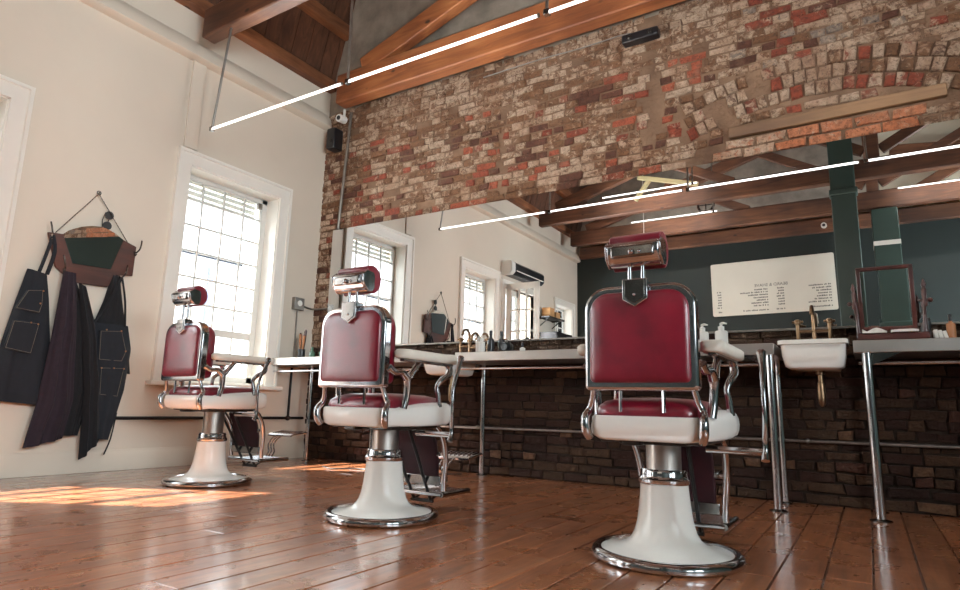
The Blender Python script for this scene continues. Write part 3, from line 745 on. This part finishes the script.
# ------------------------------------------------------------------ hanging mirror rack with hooks on the left wall
rk = thing('hook_rack', 'walnut hook board with a small mirror, hung by a chain on the white wall', 'hook rack', (XL, 2.29, 1.4)); rk.rotation_euler.y = radians(3.3); RO = Vector((XL, 2.29, 1.4))
bd = [(1.976, 1.724), (2.074, 1.734), (2.17, 1.534), (2.444, 1.545), (2.504, 1.795), (2.613, 1.763), (2.619, 1.523), (2.525, 1.513), (2.44, 1.4), (2.189, 1.393), (2.061, 1.488)]
mb = MB(); mb.prism([(p[0] - 2.29, p[1] - 1.4) for p in bd], .012, .034, 'x'); mb.build('board', M['rackwood'], rk, bevel=.004)
mm = [(2.07, 1.732), (2.10, 1.765), (2.131, 1.786), (2.19, 1.82), (2.251, 1.842), (2.31, 1.852), (2.36, 1.850), (2.43, 1.83), (2.499, 1.793), (2.439, 1.543), (2.165, 1.532)]
mg = MB().prism([(p[0] - 2.29, p[1] - 1.4) for p in mm], .030, .040, 'x').build('mirror_glass', M['mirror'], rk)
for (p, q) in (((2.276, 2.108), (2.028, 1.735)), ((2.276, 2.108), (2.555, 1.770))):
    mb = MB(); A = Vector((.012, p[0] - 2.29, p[1] - 1.4)); D = Vector((.02, q[0] - 2.29, q[1] - 1.4)); n = 34
    for k in range(n):
        c = A.lerp(D, (k + .5) / n); d = (D - A).normalized() * .0085
        mb.tube([c - d, c + d], [.0035, .0035], 6) if k % 2 else mb.tube([c - d + Vector((.003, 0, 0)), c + Vector((-.003, 0, 0)), c + d + Vector((.003, 0, 0))], .003, 6)
    mb.build('chain', M['darkchrome'], rk)
MB().torus((.012, -.014, .715), .014, .004, 'x').tube([(-.004, -.014, .715), (.02, -.014, .715)], .006, 8).build('ring', M['darkchrome'], rk)
for (y, z) in ((1.995, 1.70), (2.60, 1.72), (2.115, 1.48), (2.52, 1.50)):
    yy, zz = y - 2.29, z - 1.4; s = -1 if y < 2.3 else 1
    MB().tube([(.03, yy, zz), (.06, yy, zz - .01), (.085, yy + s*.012, zz + .015), (.082, yy + s*.022, zz + .06), (.07, yy + s*.028, zz + .095)], .006, 8, 4).tube([(.03, yy, zz), (.055, yy, zz - .035), (.075, yy, zz - .02)], .005, 8, 3).build('hook', M['darkchrome'], rk)

sg = thing('sunglasses', 'dark sunglasses hooked over the chain of the hook board', 'sunglasses', (XL + .03, 2.38, 1.92))
MB().lathe([(.0, -.004), (.033, -.004), (.033, .004), (.0, .004)], 20).build('lens', M['black'], sg).matrix_local = Matrix.Translation((.01, .0, .042)) @ Matrix.Rotation(pi/2, 4, 'Y')
MB().lathe([(.0, -.004), (.033, -.004), (.033, .004), (.0, .004)], 20).build('lens', M['black'], sg).matrix_local = Matrix.Translation((.01, -.006, -.042)) @ Matrix.Rotation(pi/2, 4, 'Y')
MB().tube([(.01, 0, .015), (.014, -.003, 0), (.01, -.005, -.015)], .004, 6).tube([(.01, -.03, .06), (-.012, -.036, .0), (-.012, -.03, -.07)], .003, 6).build('frame', M['black'], sg)

# garments: folded cloth hanging in front of the wall
def lerp_poly(P, t):
    L = [0]
    for a, b_ in zip(P, P[1:]): L.append(L[-1] + math.hypot(b_[0]-a[0], b_[1]-a[1]))
    s = t * L[-1]
    for k in range(len(P) - 1):
        if s <= L[k+1] or k == len(P) - 2:
            u = (s - L[k]) / (L[k+1] - L[k]); return (P[k][0] + (P[k+1][0]-P[k][0])*u, P[k][1] + (P[k+1][1]-P[k][1])*u)
def garment(parent, name, mat, Lp, Rp, x, amp, folds, seed, thick=.012, hem=0):
    mb = MB(); nu, nv = 26, 30; F = []; Bk = []
    for j in range(nv + 1):
        t = j / nv; a = lerp_poly(Lp, t); b_ = lerp_poly(Rp, t)
        for i in range(nu + 1):
            u = i / nu; y = a[0] + (b_[0]-a[0])*u; z = a[1] + (b_[1]-a[1])*u
            if hem and t > .6: z -= hem * (t - .6) / .4 * (.5 + .5*sin(u*9 + seed))
            ph = u*folds*2*pi + seed + 1.2*noise.noise((u*2, t*2, seed))
            dx = amp*(.25 + .75*t)*(sin(ph) + .4*sin(2.3*ph + 1)) + .02*noise.noise((y*7, z*5, seed))
            edge = min(1, 6*u, 6*(1-u)); dx = dx*edge + .03*edge*min(1, t*4)
            F.append((x + dx, y, z))
    Bk = [(p[0] - thick, p[1], p[2]) for p in F]; n = len(F); fs = []
    W = nu + 1
    for j in range(nv):
        for i in range(nu):
            k = j*W + i; fs.append((k, k+1, k+W+1, k+W)); fs.append((n+k, n+k+W, n+k+W+1, n+k+1))
    for i in range(nu): fs += [(i, n+i, n+i+1, i+1), (nv*W+i, nv*W+i+1, n+nv*W+i+1, n+nv*W+i)]
    for j in range(nv): fs += [(j*W, (j+1)*W, n+(j+1)*W, n+j*W), (j*W+nu, n+j*W+nu, n+(j+1)*W+nu, (j+1)*W+nu)]
    mb.add(F + Bk, fs)
    o = mb.build(name, M[mat], parent, angle=80); return o
def stitched_pocket(parent, poly, x, rivets=()):
    p = MB().prism(poly, x - .02, x + .006, 'x').build('pocket', M['denim'], parent, bevel=.003)
    mb = MB(); n = len(poly); cy = sum(q[0] for q in poly)/n; cz = sum(q[1] for q in poly)/n
    for k in range(n):
        a, b_ = poly[k], poly[(k+1) % n]
        a = (a[0] + (cy-a[0])*.06, a[1] + (cz-a[1])*.06); b_ = (b_[0] + (cy-b_[0])*.06, b_[1] + (cz-b_[1])*.06)
        mb.tube([(x + .0065, *a), (x + .0065, *b_)], .0011, 5)
    mb.build('stitching', M['stitch'], p)
    for r in rivets: MB().sphere((x + .008, *r), .006, 10).build('rivet', M['rivet'], p)
X0 = XL + .07
a1 = thing('denim_apron', 'dark denim apron with stitched pockets on the left hook of the rack', 'apron', (0, 0, 0), 0, 'denim aprons')
garment(a1, 'cloth', 'denim', [(1.88, 1.429), (1.84, 1.195), (1.798, .915), (1.764, .517)], [(2.002, 1.41), (2.04, 1.228), (2.085, .946), (2.11, .484)], X0, .010, 1.5, 1)
MB().tube([(XL + .07, 2.0, 1.70), (XL + .075, 1.985, 1.60), (XL + .075, 1.95, 1.42)], .012, 8, 3).tube([(XL + .075, 2.0, 1.70), (XL + .08, 2.025, 1.58), (XL + .075, 2.0, 1.41)], .014, 8, 3).build('neck_strap', M['denim'], a1)
stitched_pocket(a1, [(1.883, 1.273), (1.974, 1.289), (1.982, 1.183), (1.972, 1.124), (1.825, 1.136)], X0 + .045, ((1.975, 1.28), (1.968, 1.19)))
stitched_pocket(a1, [(1.828, 1.055), (1.985, 1.054), (1.96, .835), (1.80, .861)], X0 + .045, ((1.93, 1.05), (1.975, 1.045)))
a2 = thing('plum_jacket', 'dark plum cloth draped from the left inner hook between the aprons', 'garment')
garment(a2, 'cloth', 'purple', [(2.088, 1.448), (2.075, 1.016), (2.045, .524), (2.000, .20)], [(2.169, 1.448), (2.225, 1.032), (2.27, .528), (2.235, .26)], X0 + .05, .022, 2.6, 3)
a3 = thing('black_cloth', 'black cloth with a long uneven hem beside the plum one', 'garment')
garment(a3, 'cloth', 'denimdark', [(2.125, 1.44), (2.17, 1.029), (2.20, .599), (2.19, .275)], [(2.182, 1.44), (2.331, 1.123), (2.41, .607), (2.36, .275)], X0 - .005, .016, 2.6, 5)
garment(a3, 'sleeve', 'denimdark', [(2.20, 1.38), (2.27, 1.02), (2.34, .599), (2.365, .105)], [(2.25, 1.36), (2.345, 1.10), (2.445, .607), (2.49, .25)], X0 + .05, .018, 1.8, 6)
a4 = thing('black_shirt', 'black shirt on the right hook, hanging behind the right denim apron', 'garment')
garment(a4, 'cloth', 'denimdark', [(2.466, 1.503), (2.43, 1.287), (2.38, 1.108), (2.40, .76)], [(2.520, 1.51), (2.585, 1.234), (2.645, 1.044), (2.70, .74)], X0 - .035, .010, 2, 7)
a5 = thing('denim_apron', 'dark denim apron with stitched pockets below the right hook', 'apron', (0, 0, 0), 0, 'denim aprons')
garment(a5, 'cloth', 'denim', [(2.333, 1.108), (2.363, .825), (2.39, .532), (2.40, .256)], [(2.602, 1.111), (2.649, .926), (2.634, .614), (2.563, .238)], X0 + .03, .010, 1.6, 9)
MB().tube([(X0 + .02, 2.35, 1.10), (X0 + .03, 2.44, 1.30), (X0 + .02, 2.51, 1.48)], .010, 8, 3).build('neck_strap', M['denimdark'], a5)
MB().tube([(X0 + .03, 2.58, 1.10), (X0 + .03, 2.555, 1.30), (X0 + .02, 2.515, 1.48)], .008, 8, 3).build('neck_strap', M['denimdark'], a5)
MB().tube([(X0 + .03, 2.60, .44), (X0 + .03, 2.58, .25), (X0 + .02, 2.55, .13)], .006, 6, 3).build('waist_tie', M['denimdark'], a5)
stitched_pocket(a5, [(2.385, 1.052), (2.545, 1.067), (2.60, .907), (2.575, .827), (2.40, .828)], X0 + .055, ((2.43, 1.06), (2.54, 1.062), (2.592, .91)))
stitched_pocket(a5, [(2.425, .777), (2.60, .783), (2.575, .559), (2.44, .57)], X0 + .055, ((2.43, .77), (2.52, .775), (2.595, .775)))

# ------------------------------------------------------------------ pipes, boxes, speakers
def pipe(name, pts, r, mat, label, cat='pipe', group=None, clips=()):
    t = thing(name, label, cat, pts[0], 0, group); o = Vector(pts[0])
    MB().tube([Vector(p) - o for p in pts], r, 12).build('tube', M[mat], t)
    for (p, R) in clips: MB().sphere(Vector(p) - o, R, 12).build('joint', M[mat], t)
    return t
pipe('dado_pipe', [(XL + .016, 2.5, .398), (XL + .016, 4.54, .398)], .013, 'iron', 'dark pipe running low along the white wall under the window', clips=(((XL + .016, 4.34, .398), .026),))
pipe('drain_pipe', [(XL + .02, 4.34, .40), (XL + .02, 4.34, .90)], .012, 'iron', 'thin dark upright pipe on the white wall below the counter end')
pipe('wall_pipe', [(-4.9, YB - .035, .372), (1.9, YB - .035, .40)], .010, 'pipe', 'thin grey pipe running low along the dark brick under the counter', clips=(((-2.86, YB - .035, .385), .018), ((-.35, YB - .035, .392), .016)))
pipe('conduit_pipe', [(-4.665, YB - .06, 2.39), (-4.585, YB - .06, 3.70)], .016, 'pipe', 'grey conduit pipe climbing the brick from the mirror corner to the beam')
jb = thing('junction_box', 'small grey switch box on the white wall right of the window', 'electrical box', (XL, 4.35, 1.56))
B((0, -.065, -.06), (.05, .065, .07)).build('box', M['pipe'], jb, bevel=.006); MB().lathe([(.0, 0), (.03, 0), (.03, .006), (.0, .008)], 16).build('dial', M['paper'], jb).matrix_local = Matrix.Translation((.05, .0, .01)) @ Matrix.Rotation(pi/2, 4, 'Y')
MB().tube([(.02, .065, -.01), (.02, .20, -.02), (.06, .235, -.02), (.24, .235, -.02)], .010, 8).tube([(.02, 0, -.06), (.02, 0, -.55)], .007, 8).build('conduit', M['pipe'], jb)

sp = thing('wall_speaker', 'small black box speaker in the corner beside the conduit pipe', 'speaker', (-4.80, YB - .04, 3.42))
B((-.06, -.10, -.12), (.06, .035, .12)).build('cabinet', M['black'], sp, bevel=.012); MB().lathe([(0, 0), (.022, 0), (.02, .006), (0, .008)], 16).build('driver', M['darksteel'], sp).matrix_local = Matrix.Translation((.01, -.10, -.03)) @ Matrix.Rotation(pi/2, 4, 'X')
cm = thing('security_camera', 'white bullet camera under the left end of the orange beam', 'camera', (-4.63, 4.45, 3.60))
MB().tube([(0, .04, 0), (.01, -.06, -.015)], .042, 20).build('housing', M['plasticwhite'], cm, bevel=.004)
MB().tube([(.01, -.058, -.015), (.0105, -.064, -.0155)], .024, 16).build('lens', M['black'], cm); MB().tube([(0, .03, .03), (0, .03, .118)], .014, 10).build('mount', M['plasticwhite'], cm)
el = thing('emergency_light', 'black twin spot box on the brick just below the beam', 'light', (-1.365, YB - .02, 3.577))
B((-.15, -.075, -.038), (.15, .01, .038)).build('box', M['black'], el, bevel=.012)
for s in (-1, 1): MB().torus((s*.085, -.077, .0), .02, .005).sphere((s*.085, -.072, 0), .018, 12).build('spot', M['darksteel'], el)
cb = MB().tube([(-2.9, YB - .03, 3.66), (-2.3, YB - .03, 3.668), (-1.9, YB - .03, 3.655), (-1.5, YB - .03, 3.66), (-1.42, YB - .03, 3.61)], .006, 6, 4).build('cable', M['pipe'])
tag(cb, 'thin cable lying under the orange beam, leading to the twin spot box', 'cable')

# ------------------------------------------------------------------ things on the counter
def bottle(name, x, y, r, h, mat, label, group=None, neck=.35, pump=None, cap=None, z=CZ):
    t = thing(name, label, 'bottle', (x, y, z), 0, group)
    sh = h * (1 - neck)
    MB().lathe([(r*.6, .0), (r*.97, .001), (r, .006), (r, sh*.92), (r*.9, sh), (r*.42, sh + (h-sh)*.3), (r*.36, h), (r*.1, h)], 24).build('body', M[mat], t, angle=50)
    if pump:
        MB().tube([(0, 0, h - .005), (0, 0, h + .035)], r*.22, 10).tube([(0, 0, h + .03), (r*.4, -.01, h + .034), (r*1.0, -.03, h + .026)], [r*.24, r*.2, r*.12], 8).lathe([(r*.5, h - .008), (r*.5, h + .012), (r*.2, h + .016)], 16).build('pump', M[pump], t)
    if cap: MB().lathe([(r*.4, h - .004), (r*.44, h), (r*.44, h + .03), (r*.3, h + .034)], 16).build('cap', M[cap], t)
    return t
bottle('pump_bottle', -2.665, 4.24, .026, .115, 'plasticwhite', 'left white pump bottle on the counter beside the brass taps', 'white pump bottles', .2, pump='plasticwhite')
bottle('pump_bottle', -2.612, 4.20, .027, .110, 'plasticwhite', 'right white pump bottle on the counter, touching the black bottles', 'white pump bottles', .2, pump='plasticwhite')
bottle('black_bottle', -2.565, 4.26, .029, .155, 'black', 'front tall black bottle on the counter next to the white pump bottles', 'black bottles', .25, cap='black')
bottle('black_bottle', -2.505, 4.33, .029, .155, 'black', 'rear black bottle leaning into view beside the front one', 'black bottles', .25, cap='black')
bottle('soap_bottle', -.915, 4.28, .040, .125, 'plasticwhite', 'stout white soap bottle closer to the near chair back', 'white soap bottles', .14, pump='plasticwhite')
bottle('soap_bottle', -.790, 4.26, .040, .125, 'plasticwhite', 'stout white soap bottle farther right, under the menu board corner', 'white soap bottles', .14, pump='plasticwhite')
bottle('green_bottle', -4.66, 4.30, .030, .12, 'greenglass', 'slim green glass bottle on the counter end by the white wall', 'green bottles', .45)
bottle('green_bottle', -4.59, 4.36, .028, .13, 'greenglass', 'second green glass bottle, nearer the brick', 'green bottles', .45)
bottle('amber_bottle', .425, 4.30, .022, .12, 'handlewood', 'amber brown bottle at the right end of the counter', None, .15, cap='black')
jr = thing('brush_jar', 'dark jar of wooden handled brushes at the far counter end', 'jar', (-4.79, 4.28, CZ))
MB().lathe([(.02, 0), (.035, .001), (.037, .01), (.037, .10), (.031, .10), (.03, .012), (.005, .012)], 20).build('jar', M['black'], jr)
for k, (dx, dy, h) in enumerate(((-.016, .0, .235), (.012, .01, .27), (.02, -.012, .22))):
    b1 = thing('shaving_brush', ('pale brush handle leaning left', 'dark tall brush handle leaning right', 'short brush handle')[k] + ' in the dark jar', 'brush', (-4.79, 4.28, CZ + .014), 0, 'brushes in the jar')
    MB().tube([(dx*.5, dy*.5, 0), (dx*1.6, dy*1.2, h*.6), (dx*2, dy*1.4, h)], [.006, .012, .014], 10).build('handle', M['handlewood' if k != 1 else 'mahogany'], b1); MB().tube([(dx*2, dy*1.4, h - .004), (dx*2.15, dy*1.45, h + .016)], [.013, .008], 10).build('tip', M['mahogany'], b1)
bx = B((-4.52, 4.30, CZ), (-4.43, 4.40, CZ + .05)).build('small_box', M['cardboard'], bevel=.003); tag(bx, 'small tan box on the counter end beside the green bottles', 'box')
hd = thing('hair_dryer', 'round black hair dryer lying on the counter right of the black bottles', 'hair dryer', (-2.42, 4.27, CZ))
MB().torus((0, 0, .05), .042, .010).build('cord', M['darksteel'], hd); MB().tube([(0, .05, .05), (0, -.05, .048)], [.036, .03], 20).build('barrel', M['black'], hd); MB().tube([(.0, 0, .04), (.055, 0, .012), (.10, .01, .012)], .013, 10).build('handle', M['black'], hd)
jj = bottle('cream_jar', -2.278, 4.27, .022, .05, 'plasticwhite', 'little cream jar with a dark lid alone on the steel counter', None, .2, cap='black')
jk = bottle('salve_jar', -3.62, 4.2, .04, .09, 'plasticwhite', 'spotted white jar with black lid behind the middle chair back', None, .2, cap='black')
# cards standing beside the amber bottle
for k in range(3):
    o = MB().box((-.009, -.03, 0), (.009, .03, .062 - .004*k)).build('card_packet', M['paper'], bevel=.002); o.location = (.352 + .023*k, 4.26, CZ); o.rotation_euler = (0, radians(4 + 4*k) * -1, 0); o.location.z += .002
    tag(o, ('first', 'middle', 'last')[k] + ' white packet from the swing mirror in the row by the amber bottle', 'packet', 'white packets')
hc = thing('hand_clipper', 'black clipper standing between the swing mirror and the white packets', 'clipper', (.32, 4.45, CZ))
MB().tube([(0, 0, 0), (0, 0, .10), (.01, 0, .14)], [.022, .026, .02], 12).build('body', M['black'], hc); MB().box((-.008, -.02, .138), (.026, .02, .158)).build('blade', M['darksteel'], hc, bevel=.002)

# wooden swing mirror
sm = thing('swing_mirror', 'small mahogany swing mirror standing on the counter at right', 'mirror', (.145, 4.28, CZ))
MB().box((-.175, -.09, .012), (.175, .09, .05)).build('base', M['mahogany'], sm, bevel=.008)
for s in (-1, 1):
    MB().sphere((s*.155, -.07, .0145), .014, 10).sphere((s*.155, .07, .0145), .014, 10).build('foot', M['mahogany'], sm)
    MB().tube([(s*.160, 0, .045), (s*.163, 0, .10), (s*.166, 0, .20), (s*.170, 0, .215), (s*.170, 0, .235), (s*.171, 0, .25), (s*.172, 0, .30), (s*.173, 0, .315), (s*.174, 0, .33), (s*.174, 0, .365)], [.016, .011, .010, .018, .018, .011, .014, .008, .014, .003], 14).build('post', M['mahogany'], sm)
    MB().sphere((s*.198, 0, .24), .014, 12).tube([(s*.14, 0, .24), (s*.2, 0, .24)], .006, 8).build('pivot_knob', M['mahogany'], sm)
fr = MB(); hw, hh, bw = .142, .19, .024
for a, b_ in (((-hw, -hh), (-hw + bw, hh)), ((hw - bw, -hh), (hw, hh)), ((-hw, hh - bw), (hw, hh)), ((-hw, -hh), (hw, -hh + bw))): fr.box((a[0], -.012, a[1]), (b_[0], .012, b_[1]))
frame = fr.build('frame', M['mahogany'], sm, bevel=.005); frame.location = (-.012, 0, .265); frame.rotation_euler = (radians(8), 0, 0)
B((-hw + .01, -.004, -hh + .01), (hw - .01, .006, hh - .01)).build('looking_glass', M['mirror'], frame)
bk = MB().loft([[(x, y, z) for y, z in ((-.03, 0), (.03, 0), (.03, .008 + .006*k), (-.03, .012 + .004*k))] for k, x in ((0, -.06), (1, -.02), (1, .04), (0, .07))]).build('booklet', M['paper'], bevel=.001)
bk.location = (.20, 4.205, CZ + .052); tag(bk, 'thin white booklet lying on the base of the swing mirror', 'booklet')
tw = MB().loft([[(x, y, z) for y, z in ((-.03, 0), (.03, 0), (.025, .02 + .012*sin(x*70)), (-.025, .018 + .012*sin(x*50 + 1)))] for x in [(-.06 + .012*k) for k in range(11)]]).build('face_cloth', M['paper'], angle=80)
tw.location = (.06, 4.215, CZ + .052); tag(tw, 'crumpled white cloth lying at the left foot of the swing mirror glass', 'cloth')

# ------------------------------------------------------------------ seen in the mirror: menu board, air conditioner, shelf, small things
mbd = thing('menu_board', 'large white menu board on the dark green wall, seen reversed in the mirror', 'sign', (-1.31, YF + .0185, 2.80)); mbd.rotation_euler = (0, radians(-.6), 0)
MB().prism(rrect(1.0, -.49, .49, 0, .03) and [(p[0], p[1]) for p in rrect(1.0, -.49, .49, 0, .03)], -.018, .012, 'y').build('panel', M['whiteboard'], mbd, bevel=.003)
def text(body, size, x, z):
    cu = bpy.data.curves.new('t', 'FONT'); cu.body = body; cu.size = size; cu.align_x = 'CENTER'; cu.extrude = .001
    o = bpy.data.objects.new('t', cu); COL.objects.link(o); dg = bpy.context.evaluated_depsgraph_get(); dg.update()
    me = bpy.data.meshes.new_from_object(o.evaluated_get(dg)); bpy.data.objects.remove(o)
    me.materials.clear(); me.materials.append(M['ink']); r = bpy.data.objects.new('heading', me); COL.objects.link(r); r.parent = mbd
    r.matrix_local = Matrix.Translation((x, .0135, z)) @ Matrix.Rotation(pi, 4, 'Z') @ Matrix.Rotation(pi/2, 4, 'X'); return r
text('BEARD & SHAVE', .075, .0, .0)
mb = MB()
def scrib(x0, n, z):          # an illegible printed line: short strokes grouped like words
    x = x0
    for k in range(n):
        w = rnd.uniform(.012, .020)
        mb.box((x, .0125, z), (x - w, .0135, z + rnd.uniform(.018, .028))); x -= w + (.006 if rnd.random() < .8 else .022)
for k in range(8):
    z = -.06 - k*.048 - (.035 if k == 7 else 0)
    scrib(.92, 3 + rnd.randint(4, 12), z); scrib(-.06, 4 + rnd.randint(2, 14), z)
    scrib(.20, 5, z); scrib(-.84, 3, z)
mb.build('price_lines', M['ink'], mbd)

ac = thing('air_conditioner', 'dark fronted air conditioner with white end above the glazed door', 'air conditioner', (XL, -.12, 2.73))
MB().prism([(.0, 0), (.16, .0), (.21, .05), (.21, .18), (.17, .22), (.0, .22)], -.54, .54, 'y').build('casing', M['black'], ac, bevel=.01)
MB().prism([(.0, -.005), (.165, -.005), (.215, .045), (.215, .185), (.175, .225), (.0, .225)], .54, .66, 'y').build('end_cover', M['plasticwhite'], ac, bevel=.01)
B((.21, -.5, .06), (.214, .5, .075)).build('vent_line', M['paper'], ac)
sv = thing('wall_shelf', 'dark shelf on the white wall between the glazed door and the far window', 'shelf', (XL, -1.15, 2.2))
B((0, -.33, -.015), (.24, .33, .015)).build('shelf_board', M['iron'], sv, bevel=.003)
for s in (-1, 1): MB().bar((.01, s*.25, -.02), (.18, s*.25, -.02), .02, .02).bar((.012, s*.25, -.15), (.18, s*.25, -.02), .015, .015).build('bracket', M['iron'], sv)
for k, (y, w, h) in enumerate(((-1.02, .2, .17), (-1.28, .16, .12))):
    o = B((-.08, -w/2, 0), (.08, w/2, h)).build('cardboard_box', M['cardboard'], bevel=.004); o.location = (XL + .12, y, 2.215)
    tag(o, ('taller tan cardboard box on the dark wall shelf', 'lower tan cardboard box on the dark wall shelf, nearer the far window')[k], 'box', 'boxes on the shelf')
cbn = thing('dark_cabinet', 'dark cabinet under the wall shelf next to the glazed door', 'cabinet', (XL + .2, -1.15, 0))
B((-.19, -.34, .0), (.19, .34, 1.92)).build('body', M['iron'], cbn, bevel=.008)
for s in (-1, 1):
    d_ = B((.19, s*.17 - .162, .06), (.205, s*.17 + .162, 1.88)).build('door', M['iron'], cbn, bevel=.004); MB().sphere((.215, s*.03, 1.0), .014, 10).build('knob', M['darkchrome'], d_)
# pull cord and ring hanging from a truss
pc = thing('pull_cord', 'thin pale cord hanging down in front of the dark green wall', 'cord', (-2.95, -.62, 1.6)); MB().tube([(0, 0, 0), (.0, 0, 4.56)], .006, 6).build('cord', M['paper'], pc); MB().sphere((0, 0, 0), .014, 10).build('bead', M['paper'], pc)
pw = thing('pulley', 'small metal pulley ring hung under the far truss', 'pulley', (-2.15, -1.6, 4.12)); MB().torus((0, 0, 0), .13, .02).build('wheel', M['darkchrome'], pw); MB().tube([(-.12, 0, 0), (.12, 0, 0)], .01, 8).tube([(0, 0, -.12), (0, 0, .12)], .01, 8).build('spoke', M['darkchrome'], pw); MB().tube([(0, 0, .13), (0, 0, .3)], .012, 8).build('hanger', M['darkchrome'], pw)
cm2 = thing('security_camera', 'white camera on the far timber beam left of the green column, seen in the mirror', 'camera', (-.42, YF + .15, 3.76))
MB().tube([(0, -.052, 0), (0, .06, -.015)], .045, 16).build('housing', M['plasticwhite'], cm2); MB().tube([(0, .058, -.015), (0, .064, -.016)], .025, 14).build('lens', M['black'], cm2)
# floor cable by the brick
fc = MB().tube([(-4.15, 4.05, .006), (-3.95, 3.95, .006), (-3.75, 4.1, .006), (-3.45, 4.05, .006), (-3.1, 4.2, .006), (-2.9, 4.4, .006)], .006, 6, 5).build('floor_cable', M['black']); tag(fc, 'black cable snaking on the floor below the counter', 'cable')

# ------------------------------------------------------------------ outside the windows
fb = thing('street_building', 'pale building across the street, seen through the windows', 'building', (-9.5, 2, 0))
B((-1, -8, -1), (0, 12, 2.9)).build('facade', M['facade'], fb)
for y, z0, z1, w in ((4.35, -.5, 2.85, .16), (2.2, .3, 2.2, .7), (-1.5, .3, 2.4, .8)): B((0, y - w/2, z0), (.05, y + w/2, z1)).build('shutter', M['slate'], fb)

# ------------------------------------------------------------------ light
w = bpy.data.worlds.new('sky'); SC.world = w; w.use_nodes = True; bg = w.node_tree.nodes['Background']
bg.inputs[0].default_value = (.86, .94, 1.0, 1); bg.inputs[1].default_value = 30.0
def portal(y0, y1, z0, z1, x=XL - .34, s=-1):
    l = bpy.data.lights.new('daylight_portal', 'AREA'); l.shape = 'RECTANGLE'; l.size = z1 - z0; l.size_y = y1 - y0; l.cycles.is_portal = True
    o = bpy.data.objects.new('daylight_portal', l); COL.objects.link(o); o.location = (x, (y0+y1)/2, (z0+z1)/2); o.rotation_euler = (0, s*pi/2, 0)
for q in WIN + [DOOR]: portal(*q)
for q in RWIN: portal(*q, x=XR + .32, s=1)
sl = bpy.data.lights.new('sun', 'SUN'); sl.energy = 36; sl.angle = radians(1.2); sl.color = (1, .96, .9)
so = bpy.data.objects.new('sun', sl); COL.objects.link(so)
so.rotation_euler = Vector((.72, .42, -.82)).to_track_quat('-Z', 'Y').to_euler()

# ------------------------------------------------------------------ camera
f, pit, rol, yaw = 614.2, radians(10.385), radians(1.481), radians(32.168)
Fv = Vector((-sin(yaw)*cos(pit), cos(yaw)*cos(pit), sin(pit))); r0 = Vector((cos(yaw), sin(yaw), 0)); u0 = r0.cross(Fv)
Rv = r0*cos(rol) + u0*sin(rol); Uv = -r0*sin(rol) + u0*cos(rol)
cd = bpy.data.cameras.new('camera'); cd.sensor_width = 36; cd.lens = f * 36 / 960; cd.clip_start = .02
co = bpy.data.objects.new('camera', cd); COL.objects.link(co); SC.camera = co
co.matrix_world = Matrix(((Rv.x, Uv.x, -Fv.x, 0), (Rv.y, Uv.y, -Fv.y, 0), (Rv.z, Uv.z, -Fv.z, .55), (0, 0, 0, 1)))

vs_ = SC.view_settings; vs_.view_transform = 'Standard'; vs_.look = 'None'; vs_.exposure = 1.32; vs_.gamma = 1.0; vs_.use_curve_mapping = False
SC.cycles.max_bounces = 10; SC.cycles.diffuse_bounces = 5; SC.cycles.glossy_bounces = 6; SC.cycles.transparent_max_bounces = 12
SC.cycles.sample_clamp_direct = 1.5; SC.cycles.sample_clamp_indirect = 1.5; SC.cycles.caustics_reflective = False; SC.cycles.caustics_refractive = False; SC.cycles.blur_glossy = .5
